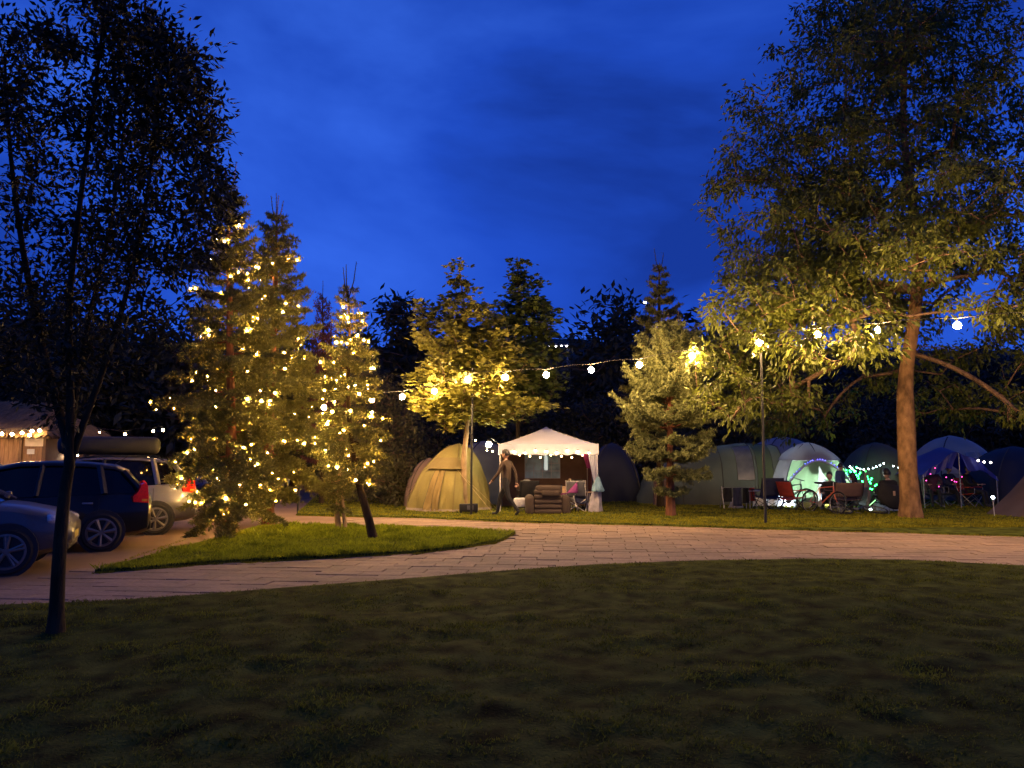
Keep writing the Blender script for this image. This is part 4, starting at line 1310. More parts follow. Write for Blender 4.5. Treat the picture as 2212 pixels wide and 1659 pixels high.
def bar(x0, z0, x1, z1, r=0.017, p=win):
    MB().box(((x0 + x1) / 2, yy - 0.010, (z0 + z1) / 2), (abs(x1 - x0) + r, 0.014, abs(z1 - z0) + r)).build('glazing_bar', M_WFRAME, p)
for (x0, z0, x1, z1) in [(WX0, WZ0, WX1, WZ0), (WX0, WZ1, WX1, WZ1), (WX0, WZ0, WX0, WZ1), (WX1, WZ0, WX1, WZ1), ((WX0 + WX1) / 2, WZ0, (WX0 + WX1) / 2, WZ1), (WX0, WZ0 + .3 * (WZ1 - WZ0), WX1, WZ0 + .3 * (WZ1 - WZ0)),
                         (WX0 + .25 * (WX1 - WX0), WZ0, WX0 + .25 * (WX1 - WX0), WZ0 + .5 * (WZ1 - WZ0)), (WX0 + .75 * (WX1 - WX0), WZ0, WX0 + .75 * (WX1 - WX0), WZ1), (WX0 + .5 * (WX1 - WX0), WZ0 + .62 * (WZ1 - WZ0), WX1, WZ0 + .62 * (WZ1 - WZ0))]:
    bar(x0, z0, x1, z1)
for cxf in (0.25, 0.75):
    cx_ = WX0 + cxf * (WX1 - WX0); rr = (WX1 - WX0) * 0.22; cz_ = WZ0 + 0.62 * (WZ1 - WZ0)
    MB().tube([(cx_ + rr * math.cos(a), yy - 0.012, cz_ + rr * 1.15 * math.sin(a)) for a in np.linspace(0, math.pi, 13)], 0.010, 5).build('arch_bar', M_WFRAME, win)
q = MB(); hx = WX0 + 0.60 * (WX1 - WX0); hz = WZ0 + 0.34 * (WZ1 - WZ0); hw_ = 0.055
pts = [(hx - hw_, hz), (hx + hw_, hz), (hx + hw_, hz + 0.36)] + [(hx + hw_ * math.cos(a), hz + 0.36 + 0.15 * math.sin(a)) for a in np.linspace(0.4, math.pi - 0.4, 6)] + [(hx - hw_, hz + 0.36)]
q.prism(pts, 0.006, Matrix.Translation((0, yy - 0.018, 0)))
q.build('glow_arch', mat('glow_window_arch', (0.6, 0.6, 0.55), emis=(0.85, 0.95, 0.85), estr=0.55), win)  # no lamp: the arch itself glows for light seen through the window
# bulbs along the gazebo edge and inside it
gl = []
for i in range(16):
    u = -0.70 + 1.62 * i / 15
    if i in (3, 8, 15): pass
    gl.append((gx + u * w2, GY0 - 0.07 + (0.32 if i % 2 else 0.0), VZ + (-0.06 if i % 2 else 0.07) + 0.04 * math.sin(i * 2.1)))
M_GBULB = glow('gazebo_bulb', (1.0, 0.66, 0.24), 1.5, 0.021)
M_GBULB2 = glow('gazebo_bulb_cold', (1.0, 0.84, 0.62), 0.8, 0.019)
t_ = lamp_string('bulb_string', 'string of small warm bulbs along the front edge of the white gazebo', gl, 0.021, M_GBULB, 'string lights', 0.004, 0.02, 0.05)

# lantern hung between tent and gazebo
lp = At(1056, 960, 22.7)
t_ = thing('lantern', 'bright white lantern hanging between the ochre tent and the gazebo', 'lantern', (lp.x, 22.7, lp.z))
MB().ball((0, 0, 0), 0.085, 12, 8).build('globe', glow('lantern_globe', (1.0, 0.86, 0.55), 70, 0.085), t_, True)
MB().lathe([(0.001, 0.15), (0.05, 0.14), (0.055, 0.075), (0.02, 0.07)], n=10).build('cap', M_BLACK, t_, True)
q = MB(); q.tube([(0, 0, 0.14), (0.03, 0, 0.2), (GX0 - lp.x + 0.05, 0.0, EZ - lp.z - 0.02)], 0.006, 4); q.build('hook', M_BLACK, t_)
lp2 = At(1041, 955, 23.0)
lamp_string('bulb_string', 'two small warm bulbs hanging over the roof of the ochre tent', [At(1027, 951, 23.3), At(1052, 973, 22.6), At(1064, 975, 22.5)], 0.02, M_GBULB, 'string lights', 0.004, 0.02, 0.05)

# --- furniture helpers
def table(label, loc, w, d, h, m_top, m_leg, rz=0, name='folding_table'):
    t = thing(name, label, 'table', loc, rz)
    MB().rbox((0, 0, h - 0.015), (w, d, 0.03), 0.01).build('tabletop', m_top, t)
    for sx in (-1, 1):
        for sy in (-1, 1):
            q = MB(); q.tube([(sx * w * 0.44, sy * d * 0.42, -0.02), (sx * w * 0.42, sy * d * 0.38, h - 0.03)], 0.013, 6); q.build('leg', m_leg, t)
        q = MB(); q.tube([(sx * w * 0.43, -d * 0.4, h * 0.4), (sx * w * 0.43, d * 0.4, h * 0.4)], 0.009, 5); q.build('brace', m_leg, t)
    return t
def sag_sheet(p00, p10, p01, p11, sag, n=8):
    rows = []
    for j in range(n + 1):
        v = j / n
        rows.append([])
        for i in range(n + 1):
            u = i / n
            p = (Vector(p00) * (1 - u) + Vector(p10) * u) * (1 - v) + (Vector(p01) * (1 - u) + Vector(p11) * u) * v
            rows[-1].append(p + Vector(sag) * (4 * u * (1 - u)) * (0.6 + 0.4 * 4 * v * (1 - v)))
    return MB().loft(rows, closed=False)
def solid(o, t=0.012):
    m = o.modifiers.new('thickness', 'SOLIDIFY'); m.thickness = t; m.offset = 0
    return o
def camp_chair(label, loc, rz, m_cloth, m_frame=None, w=0.56, back=0.92, group=None, name='camp_chair'):
    """faces +Y in its own frame"""
    m_frame = m_frame or M_BLACK
    t = thing(name, label, 'chair', loc, rz, group)
    sh = 0.42
    h2 = w / 2
    solid(sag_sheet((-h2, -0.22, sh - 0.03), (h2, -0.22, sh - 0.03), (-h2, 0.25, sh + 0.03), (h2, 0.25, sh + 0.03), (0, 0, -0.06)).build('seat', m_cloth, t, True))
    solid(sag_sheet((-h2, -0.20, sh + 0.02), (h2, -0.20, sh + 0.02), (-h2, -0.36, back), (h2, -0.36, back), (0, -0.06, 0)).build('backrest', m_cloth, t, True))
    for sx in (-1, 1):
        q = MB(); q.tube([(sx * h2, 0.27, 0.0), (sx * h2, -0.24, 0.50), (sx * h2, -0.37, back + 0.01)], 0.011, 6); q.build('leg', m_frame, t)
        q = MB(); q.tube([(sx * h2, -0.30, 0.0), (sx * h2, 0.26, sh + 0.03), (sx * h2, 0.27, 0.62)], 0.011, 6); q.build('leg', m_frame, t)
        q = MB(); q.rbox((sx * h2, -0.01, 0.63), (0.05, 0.54, 0.025), 0.01); q.build('armrest', m_cloth, t)
    for y in (-0.29, 0.26):
        q = MB(); q.tube([(-h2, y, 0.02), (h2, y, sh - 0.04)], 0.009, 5); q.build('cross_brace', m_frame, t)
        q = MB(); q.tube([(h2, y, 0.02), (-h2, y, sh - 0.04)], 0.009, 5); q.build('cross_brace', m_frame, t)
    return t
def lat_thing(name, label, cat, prof, loc, m, n=14, parts=()):
    t = thing(name, label, cat, loc)
    MB().lathe(prof, n=n).build('body', m, t, True)
    for nm, pr, mm in parts:
        MB().lathe(pr, n=n).build(nm, mm, t, True)
    return t

# gazebo furniture
ta, tb = At(1150, 1062, 23.4), At(1282, 1063, 23.4)
TZ = ta.z
table('long pale folding table under the white gazebo', ((ta.x + tb.x) / 2, 23.4, 0.02), tb.x - ta.x, 0.6, TZ - 0.02, M_WOOD, M_PALE_POLE)
# inflatable armchair, its back to the path
c = At(1182, 989, 21.9)
t_ = thing('inflatable_armchair', 'brown inflatable armchair in front of the gazebo table', 'armchair', (c.x, 21.95, 0.0))
MB().rbox((0, 0.08, 0.19), (0.74, 0.72, 0.34), 0.10, n=4).build('seat', M_FLOCK, t_, True)
for k in range(5):
    MB().rbox((0, -0.38, 0.115 + k * 0.135), (0.78, 0.20, 0.15), 0.065, n=4).build('back_rib', M_FLOCK, t_, True)
MB().rbox((0.02, -0.37, 0.74), (0.74, 0.22, 0.20), 0.09, n=4).build('headrest', M_FLOCK, t_, True)
MB().rbox((0.08, -0.50, 0.62), (0.52, 0.08, 0.16), 0.05, n=3).build('back_pocket', M_FLOCK, t_, True)
for sx in (-1, 1):
    MB().rbox((sx * 0.50, -0.03, 0.28), (0.26, 0.92, 0.56), 0.12, n=5).build('armrest', M_FLOCK, t_, True)
MB().lathe([(0.001, -0.02), (0.022, -0.018), (0.022, 0.0), (0.001, 0.0)], (-0.23, -0.485, 0.31), 8, 'Y').build('valve', M_BLACK, t_)
camp_chair('dark folding chair left of the gazebo table', (At(1140, 989, 22.9).x, 22.9, 0.02), R(8), M_BLACKC)
camp_chair('grey folding chair with purple blanket at the gazebo table', (At(1246, 989, 22.75).x, 22.75, 0.02), R(-12), M_GREYC, M_PALE_POLE)
q = sag_sheet((-0.25, -0.03, 0.28), (0.25, -0.02, 0.30), (-0.26, 0.05, 0.10), (0.24, 0.06, 0.62), (0, -0.05, 0.0))
o = q.build('blanket', mat('purple_blanket', (0.16, 0.025, 0.13), 0.9, 0.4, 5, 0.4, 12), None, True, loc=(At(1229, 989, 22.3).x, 22.28, 0.30))
tag(solid(o, 0.02), 'crumpled purple blanket draped on the chair beside the inflatable armchair', 'blanket')
def on_table(px):
    return (At(px, 1060, 23.35).x, 23.35 + random.uniform(-0.1, 0.1), TZ - 0.001)
lat_thing('bowl', 'shallow pale bowl on the gazebo table', 'bowl', [(0.001, 0), (0.07, 0.005), (0.15, 0.09), (0.155, 0.13), (0.13, 0.12), (0.06, 0.02)], on_table(1185), M_WHITEP)
lat_thing('vase', 'small round vase with two pale flowers on the gazebo table', 'vase', [(0.001, 0), (0.06, 0.005), (0.08, 0.10), (0.04, 0.20), (0.03, 0.22)], on_table(1232), M_BROWNC,
          parts=(('flower', [(0.001, 0.30), (0.05, 0.31), (0.06, 0.36), (0.02, 0.40), (0.001, 0.40)], M_WOOD),))
lat_thing('pot', 'dark olive cooking pot on the right of the gazebo table', 'pot', [(0.001, 0), (0.12, 0.0), (0.14, 0.03), (0.145, 0.18), (0.13, 0.20), (0.02, 0.21)], on_table(1256), mat('olive_enamel', (0.10, 0.095, 0.045), 0.35, 0.2, 6),
          parts=(('lid', [(0.15, 0.185), (0.15, 0.20), (0.05, 0.25), (0.015, 0.26), (0.015, 0.29), (0.001, 0.29)], mat('olive_enamel', (0, 0, 0))),))
for k, (px, h, lab, mm) in enumerate([(1246, 0.30, 'slim amber bottle between the vase and the pot', mat('amber_glass', (0.35, 0.14, 0.03), 0.15, 0.1)), (1213, 0.22, 'squat dark jar left of the vase on the gazebo table', M_GREYC), (1172, 0.16, 'dark mug at the left end of the gazebo table', M_BROWNC)]):
    lat_thing('bottle' if k == 0 else ('jar' if k == 1 else 'mug'), lab, 'bottle' if k == 0 else ('jar' if k == 1 else 'mug'), [(0.001, 0), (0.042, 0.003), (0.045, h * 0.55), (0.02, h * 0.75), (0.018, h * 0.95)], on_table(px), mm, 10,
              (('cap' if k < 2 else 'rim', [(0.02, h * 0.94), (0.022, h * 0.95), (0.022, h), (0.001, h)], M_BLACK),))
o = MB().rbox((0, 0, 0.08), (0.16, 0.12, 0.16), 0.015).build('box', M_WOOD, None, loc=on_table(1220)); tag(o, 'little wooden box next to the dark jar on the gazebo table', 'box')
# clutter beside the chair at the left of the gazebo
t_ = lat_thing('rucksack', 'grey rucksack lying on the dark folding chair under the gazebo', 'bag', [(0.001, 0), (0.16, 0.02), (0.20, 0.15), (0.17, 0.30), (0.08, 0.36), (0.001, 0.37)], (At(1138, 989, 22.85).x, 22.9, 0.60), M_GREYC,
          parts=(('strap', [(0.205, 0.14), (0.215, 0.15), (0.205, 0.17)], M_BLACK),))
o = MB().rbox((0, 0, 0.14), (0.34, 0.28, 0.28), 0.05, rz=0.4).build('cushion', mat('white_cushion', (0.5, 0.5, 0.55), 0.9, 0.2, 5, 0.3, 10), None, True, loc=(At(1124, 989, 22.1).x, 22.15, 0.18)); tag(o, 'white pillow tipped on a low stool beside the inflatable armchair', 'pillow')
t_ = table('low dark camp stool holding the white pillow', (At(1124, 989, 22.1).x, 22.15, 0.02), 0.40, 0.34, 0.20, M_BLACKC, M_BLACK, name='camp_stool'); t_['category'] = 'stool'
# pushchair shape under the table end
c = At(1253, 1100, 22.6)
t_ = thing('pushchair', 'folded dark pushchair at the right end of the gazebo table', 'pushchair', (c.x, 22.55, 0.0), R(20))
for sx in (-0.2, 0.2):
    for sy in (-0.22, 0.22):
        q = MB(); q.lathe([(0.055, -0.02), (0.09, -0.02), (0.10, 0), (0.09, 0.02), (0.055, 0.02)], (sx, sy, 0.10), 14, 'X'); q.build('wheel', M_BLACK, t_, True)
    q = MB(); q.tube([(sx, -0.22, 0.10), (sx, 0.10, 0.60), (sx, 0.22, 0.95)], 0.012, 6); q.build('frame_tube', M_PALE_POLE, t_)
    q = MB(); q.tube([(sx, 0.22, 0.10), (sx, -0.10, 0.55)], 0.012, 6); q.build('frame_tube', M_PALE_POLE, t_)
solid(sag_sheet((-0.19, -0.15, 0.32), (0.19, -0.15, 0.32), (-0.19, 0.16, 0.70), (0.19, 0.16, 0.70), (0, 0, -0.08)).build('seat', M_NAVY, t_, True))
q = MB(); q.tube([(-0.2, 0.22, 0.95), (0.2, 0.22, 0.95)], 0.016, 6); q.build('handle', M_BLACK, t_)
# bin liner hung on the gazebo leg, with a pale blue bag over it
def sack(label, name, top, bot, w0, w1, m, n=22, seed=1):
    rr = np.random.default_rng(seed); ph = rr.uniform(0, 6.28, 5)
    rows = []
    for k in range(15):
        t = k / 14
        p = Vector(top).lerp(Vector(bot), t)
        w = w0 + (w1 - w0) * t ** 0.8
        if t > 0.93: w *= 0.82
        rows.append([])
        for i in range(n):
            a = 2 * math.pi * i / n
            f = 1 + 0.13 * math.sin(5 * a + ph[0] + t) + 0.08 * math.sin(9 * a + ph[1] - 2 * t) + 0.05 * math.sin(3 * a + 9 * t + ph[2])
            rows[-1].append((p.x + math.cos(a) * w * f, p.y + math.sin(a) * w * 0.7 * f, p.z))
    t_ = thing(name, label, 'bag', (bot[0], bot[1], 0.0))
    MB().loft(rows, cap=True).build('film', m, t_, True, world=True)
    MB().tube([Vector(top) + Vector((-0.03, 0, -0.05)), Vector(top) + Vector((0, -0.02, 0.10)), Vector(top) + Vector((0.04, 0, -0.05))], 0.012, 5).build('tie', m, t_, True, world=True)
    return t_
M_LINER = mat('clear_bin_liner', (0.45, 0.42, 0.46), 0.35, 0.3, 6, 0.6, 14, transl=0.35, dist=0.03)
M_BLUEBAG = mat('pale_blue_bag', (0.20, 0.36, 0.50), 0.4, 0.2, 6, 0.6, 16, transl=0.3, dist=0.03)
ta_, tb_ = At(1289, 1040, 22.15), At(1285, 1108, 22.1)
sack('tall translucent bin liner hanging from the front leg of the gazebo', 'bin_bag', (ta_.x, 22.15, ta_.z), (tb_.x, 22.1, 0.03), 0.06, 0.21, M_LINER, seed=3)
ta_, tb_ = At(1291, 1030, 22.05), At(1291, 1062, 22.0)
t_ = sack('pale blue plastic bag tied over the clear bin liner', 'carrier_bag', (ta_.x, 21.98, ta_.z), (tb_.x, 21.98, tb_.z), 0.04, 0.17, M_BLUEBAG, seed=4)
# power box at the foot of the maple
o1 = G(1016, 1098)
t_ = thing('power_box', 'black power box on feet behind the lamp post', 'power box', (At(1013, 989, 21.9).x, 21.9, 0.0))
MB().rbox((0, 0, 0.20), (0.52, 0.22, 0.22), 0.02).build('case', M_BLACK, t_, True)
for sx in (-0.21, 0.21): MB().box((sx, 0, 0.05), (0.04, 0.18, 0.14)).build('foot', M_BLACK, t_)
MB().box((0.05, -0.115, 0.21), (0.18, 0.02, 0.12)).build('socket_cover', M_GREYC, t_)

# ------------------------------------------------------------------ tents on the right of the field
M_GG = mat('grey_green_cloth', (0.085, 0.095, 0.080), 0.8, 0.15, 1.5, 0.3, 5, transl=0.12)
M_GREEN_LIT = mat('pale_green_door_cloth', (0.22, 0.34, 0.20), 0.8, 0.12, 1.5, 0.3, 6, transl=0.5)
M_GREYFLY = mat('grey_fly_cloth', (0.28, 0.28, 0.32), 0.6, 0.12, 1.5, 0.3, 5, transl=0.12)
M_SILVER = mat('silver_blue_cloth', (0.20, 0.21, 0.24), 0.5, 0.15, 1.2, 0.3, 4, transl=0.12)
M_NAVYFLY = mat('navy_fly_cloth', (0.012, 0.014, 0.026), 0.7, 0.2, 1.5, 0.3, 5)
M_BLUETARP = mat('blue_tarpaulin', (0.018, 0.024, 0.26), 0.5, 0.15, 1.5, 0.4, 5, transl=0.2)
M_DKGREEN = mat('dull_green_cloth', (0.075, 0.090, 0.065), 0.8, 0.15, 1.5, 0.3, 5, transl=0.15)
M_FILM = mat('tent_window_film', (0.26, 0.30, 0.34), 0.25, 0.2, 4, 0.2, 10, transl=0.4)
def lantern(label, loc, c, watts, r=0.06, name='lantern', h=0.2):
    t = thing(name, label, 'lantern', loc)
    MB().lathe([(0.001, 0.0), (r * 1.15, 0.0), (r * 1.15, 0.035), (0.001, 0.036)], n=12).build('base', M_BLACK, t, True)
    MB().ball((0, 0, 0.035 + r * 0.98), r, 12, 8).build('globe', glow('glow_%d' % len(MATS), c, watts, r), t, True)
    MB().lathe([(0.001, 0.08 + 2 * r), (r * 0.5, 0.07 + 2 * r), (r * 0.7, 0.02 + 2 * r), (r * 0.3, 0.01 + 2 * r)], n=12).build('cap', M_BLACK, t, True)
    q = MB(); q.tube([(-r * 0.6, 0, 0.04 + 2 * r), (-r, 0, 0.11 + 2 * r), (0, 0, 0.16 + 2 * r), (r, 0, 0.11 + 2 * r), (r * 0.6, 0, 0.04 + 2 * r)], 0.006, 4); q.build('handle', M_BLACK, t)
    return t
def tunnel(label, loc, rz, secs, m, windows=(), name='tunnel_tent', seams=True, dz=0.0):
    """secs: [(x, half depth, height)] along the tent"""
    t = thing(name, label, 'tent', loc, rz)
    xs = [s[0] for s in secs]
    def ring(x, off=0.0):
        hd = np.interp(x, xs, [s[1] for s in secs]) + off; h = np.interp(x, xs, [s[2] for s in secs]) + off
        out = []
        for i in range(25):
            a = math.pi * i / 24
            k = sup(a, 3.2)
            out.append(Vector((x, -math.cos(a) * k * hd, math.sin(a) * k * h + 0.012 * math.sin(i * 2.2 + x * 9))))
        return out
    n = 44
    q = MB(); q.loft([ring(xs[0] + (xs[-1] - xs[0]) * i / n) for i in range(n + 1)], closed=False)
    k0 = len(q.v)
    q.f.append(tuple(range(24, -1, -1))); q.f.append(tuple(range(n * 25, n * 25 + 25)))
    q.build('fly_sheet', m, t, True)
    if seams:
        for s in secs[1:]:
            MB().tube(ring(s[0], 0.012), 0.014, 5).build('pole_sleeve', M_PIPING, t, True)
    for (x0, x1, i0, i1, mm) in windows:
        rows = []
        for k in range(9):
            rg = ring(x0 + (x1 - x0) * k / 8, 0.014)
            rows.append(rg[i0:i1])
        w = MB().loft(rows, closed=False).build('window', mm, t, True)
        e = MB()
        for seq in (rows[0], rows[-1], [r_[0] for r_ in rows], [r_[-1] for r_ in rows]):
            e.tube(seq, 0.012, 4)
        e.build('window_frame', M_GG, w)
    return t
c = At(1520, 989, 27.6); X = lambda px, dd: At(px, 989, dd).x
s1 = [(X(1372, 27.6) - c.x, 0.6, 0.25), (X(1400, 27.6) - c.x, 1.2, 1.05), (X(1455, 27.6) - c.x, 1.5, 1.62), (X(1535, 27.6) - c.x, 1.6, 1.98), (X(1600, 27.6) - c.x, 1.6, 2.12), (X(1662, 27.6) - c.x, 1.5, 2.05)]
tunnel('long grey-green tunnel tent behind the pale spruce with a lit window', (c.x, 27.6, 0), 0, s1, M_GG,
       [(X(1565, 27.6) - c.x, X(1600, 27.6) - c.x, 3, 9, M_FILM), (X(1606, 27.6) - c.x, X(1640, 27.6) - c.x, 2, 10, M_GREEN_LIT)])
lantern('lantern shining through the window of the grey-green tunnel tent', (X(1615, 27.5), 27.3, 0.9), (0.85, 1.0, 0.85), 260, 0.05)
table('camp table inside the grey-green tunnel tent', (X(1615, 27.5), 27.3, 0.0), 0.6, 0.5, 0.90, M_WHITEP, M_PALE_POLE)
# small pale awning corner and lamp behind the spruce trunk
lantern('cold white lantern shining past the trunk of the pale spruce', (X(1424, 25.6), 25.6, At(1424, 1030, 25.6).z - 0.1), (0.75, 0.95, 1.0), 2.5, 0.05)
o = thing('camp_crate', 'low crate stack carrying the cold white lantern', 'crate', (X(1424, 25.6), 25.6, 0.0))
for k in range(3):
    MB().rbox((0.01 * k, 0, 0.145 + 0.285 * k), (0.40, 0.35, 0.28), 0.02).build('crate_tier', M_BROWNC, o)
MB().rbox((0, 0, At(1424, 1030, 25.6).z - 0.1 - 0.012), (0.36, 0.32, 0.03), 0.005).build('lid', M_BROWNC, o)

# lit dome tent, doors tied back
c = At(1745, 989, 26.2)
t2 = thing('dome_tent', 'grey dome tent glowing green with its door flaps parted', 'tent', (c.x, 26.2, 0))
D2 = Dome(1.42, 1.25, 2.12, 3.2, 2.0, 1.75, 0.015, 9)
fa = -math.pi / 2
HA = 0.82
D2.patch(fa + HA, fa + 2 * math.pi - HA, 0.0, 0.72, 0, 90, 14).build('fly_sheet', M_GREYFLY, t2, True)
D2.patch(fa - math.pi, fa + math.pi, 0.70, 0.999, 0.004, 90, 10, flare=0.05).build('roof_sheet', M_GREYFLY, t2, True)
def door(sgn):
    rows = []
    for i in range(17):
        t = 0.715 * i / 16
        inner = 0.02 + 0.30 * max(0.0, 1 - t / 0.62) if sgn > 0 else 0.02 + 0.20 * max(0.0, 1 - t / 0.62)
        if t > 0.62: inner = 0.0
        rows.append([D2.pt(fa + sgn * (inner + (HA + 0.02 - inner) * j / 16), t, -0.01 + 0.012 * math.sin(j * 1.3)) for j in range(17)])
    return MB().loft(rows, closed=False).build('door_flap', M_GREEN_LIT, t2, True)
door(-1); door(1)
arch = [D2.pt(fa + HA * math.cos(math.pi * i / 24), 0.70 * math.sin(math.pi * i / 24) ** 0.8 + 0.0, 0.03) for i in range(25)]
MB().tube(arch, 0.035, 6).build('door_arch', mat('white_arch_sleeve', (0.55, 0.56, 0.62), 0.6, 0.1, 6, transl=0.3), t2, True)
for a in (fa - HA, fa + HA, fa + math.pi - HA, fa - math.pi + HA):
    D2.seam(a, 0, 0.97, 0.016).build('pole_sleeve', M_NAVY, t2, True)
MB().tube([D2.pt(fa, 0.70 + 0.28 * i / 8, 0.02) for i in range(9)], 0.012, 5).build('ridge_seam', M_NAVY, t2)
lantern('lantern on the floor inside the green glowing dome tent', (c.x + 0.10, 26.1, 0.02), (0.85, 1.0, 0.92), 650, 0.07)
table('white side table just inside the green glowing dome tent', (c.x + 0.05, 25.75, 0.02), 0.35, 0.3, 0.62, M_WHITEP, M_PALE_POLE)
lat_thing('water_jug', 'pale blue jug on the white table inside the dome tent', 'jug', [(0.001, 0), (0.09, 0.0), (0.10, 0.12), (0.05, 0.22), (0.045, 0.26)], (c.x + 0.05, 25.75, 0.64), M_BLUEBAG, 12, (('cap', [(0.05, 0.25), (0.05, 0.28), (0.001, 0.28)], M_WHITEP),))
o = MB().rbox((0, 0, 0.10), (0.55, 0.4, 0.20), 0.05).build('cool_box', mat('lime_plastic', (0.28, 0.34, 0.10), 0.6, 0.2, 6), None, True, loc=(X(1733, 24.4), 24.4, 0.02)); tag(o, 'low lime green cushion in front of the glowing dome tent', 'cushion'); o.name = 'cushion'
# blue fairy lights on the arch
M_BLUELED = glow('blue_led', (0.06, 0.07, 1.0), 0.05, 0.014)
pts = []
for i in range(30):
    a = math.pi * (0.06 + 0.88 * i / 29)
    p = D2.pt(fa - HA * math.cos(a) * -1 * -1, 0.70 * math.sin(a) ** 0.8, 0.09)
    if i % 5 == 3: continue
    pts.append(Vector((c.x + p.x, 26.2 + p.y - 0.02, p.z + random.gauss(0, 0.012))))
lamp_string('led_string', 'blue pin lights along the door arch of the glowing dome tent', pts, 0.014, M_BLUELED, 'string lights', 0.004, 0.0, 0.015, socket=False)

# silver awning behind the dome
c = At(1690, 989, 30.5)
t3 = thing('dome_tent', 'large silver blue tent roof behind the glowing dome tent', 'tent', (c.x, 30.5, 0), R(8))
D3 = Dome(1.95, 1.8, 2.44, 3.5, 2.2, 1.9, 0.015, 12)
D3.patch(0, 2 * math.pi, 0.0, 0.999, 0, 80, 20).build('fly_sheet', M_SILVER, t3, True)
for a in (fa - 0.8, fa + 0.8, fa - 2.3, fa + 2.3): D3.seam(a, 0, 0.97, 0.02).build('pole_sleeve', M_NAVY, t3, True)
D3.patch(fa - 0.4, fa + 0.45, 0.25, 0.6, 0.02, 14, 6).build('window', M_FILM, t3, True)
lantern('added bluish fill lantern in front of the silver tent', (c.x + 1.1, 28.4, 0.02), (0.7, 0.8, 1.0), 25, 0.05)  # added lamp, stands in for sky shine on the silver cloth
# dull green frame tent with white pin lights
c = At(1893, 989, 27.4)
t4 = thing('frame_tent', 'dull green tent with a string of white pin lights', 'tent', (c.x, 27.4, 0))
D4 = Dome(1.12, 1.2, 2.15, 6, 2.6, 1.9, 0.015, 15)
D4.patch(0, 2 * math.pi, 0.0, 0.999, 0, 80, 20).build('fly_sheet', M_DKGREEN, t4, True)
for a in (fa - 0.78, fa + 0.78, fa - 2.36, fa + 2.36): D4.seam(a, 0, 0.97, 0.018).build('pole_sleeve', M_PIPING, t4, True)
D4.patch(fa - 0.35, fa + 0.15, 0.02, 0.62, 0.02, 10, 8).build('door_flap', M_GG, t4, True)
D4.seam(fa - 0.35, 0.02, 0.62, 0.01, 0.03).build('zip', M_PIPING, t4)
M_WLED = glow('white_led', (0.72, 0.95, 1.0), 0.45, 0.02)
wl_ = [(1836, 1008), (1840, 1012), (1846, 1017), (1852, 1011), (1858, 1013), (1866, 1014), (1876, 1013), (1886, 1011), (1893, 1008), (1901, 1005), (1909, 1001), (1930, 1007), (1941, 1010), (1953, 1012), (1962, 1015)]
lamp_string('led_string', 'white pin lights looped across the front of the dull green tent', [At(x, y, 25.9) for x, y in wl_], 0.021, M_WLED, 'string lights', 0.004, 0.0, 0.03, socket=False)
M_GLED = glow('green_led', (0.02, 1.0, 0.12), 0.5, 0.02)
M_GLED2 = glow('teal_led', (0.10, 1.0, 0.45), 0.4, 0.02)
gpts = []
r_ = random.Random(4)
for i in range(34):
    u = i / 33
    gpts.append(At(1828 + 62 * u ** 0.9 + r_.gauss(0, 5), 1014 + 32 * u + 9 * math.sin(u * 22) + r_.gauss(0, 3.5), 25.3))
lamp_string('led_string', 'tangle of bright green pin lights hanging beside the glowing dome tent', gpts, 0.021, M_GLED, 'string lights', 0.004, 0.0, 0.02, socket=False)
t_ = thing('pole_stand', 'thin steel pole the green pin lights hang from', 'pole', (At(1842, 989, 25.35).x, 25.35, 0))
MB().tube([(0, 0, -0.1), (0, 0, At(1842, 1004, 25.35).z)], 0.014, 6).build('pole', M_STEEL, t_)
MB().lathe([(0.014, 0.02), (0.14, 0.02), (0.14, 0.035), (0.014, 0.05)], n=12).build('foot', M_STEEL, t_)

# big frame tent with windows, and the blue canopy before it
c = At(2055, 989, 29.5)
t5 = thing('frame_tent', 'large pale grey frame tent with windows behind the blue canopy', 'tent', (c.x, 29.5, 0))
D5 = Dome(1.35, 1.5, 2.45, 5, 2.8, 1.9, 0.015, 19)
D5.patch(0, 2 * math.pi, 0.0, 0.999, 0, 80, 20).build('fly_sheet', M_SILVER, t5, True)
for (a0, a1) in ((-0.62, -0.35), (-0.12, 0.22), (0.34, 0.66)):
    D5.patch(fa + a0, fa + a1, 0.42, 0.74, 0.02, 8, 6).build('window', mat('pale_tent_window', (0.42, 0.44, 0.46), 0.4, 0.15, 4, transl=0.4), t5, True)
for a in (fa - 0.78, fa + 0.78, fa - 2.36, fa + 2.36): D5.seam(a, 0, 0.97, 0.02).build('pole_sleeve', M_NAVY, t5, True)
lantern('lantern inside the large pale grey frame tent', (c.x + 0.2, 29.3, 1.0), (0.75, 0.8, 1.0), 45, 0.05)
table('camp table inside the large pale grey frame tent', (c.x + 0.2, 29.3, 0.0), 0.6, 0.5, 1.0, M_WHITEP, M_PALE_POLE)
cx_ = At(2050, 989, 25.0).x
t6 = thing('canopy', 'deep blue tarpaulin canopy on poles with drooping front flaps', 'canopy', (cx_, 25.4, 0))
zr = At(2050, 966, 25.4).z
def cano(u, v):
    return Vector((u * 1.18, v * 0.95, zr - 0.75 * abs(u) ** 1.5 - 0.18 * abs(v) + 0.05 * math.sin(u * 9) * v))
MB().loft([[cano(-1 + i / 12, -1 + j / 6) for i in range(25)] for j in range(13)], closed=False).build('roof', M_BLUETARP, t6, True)
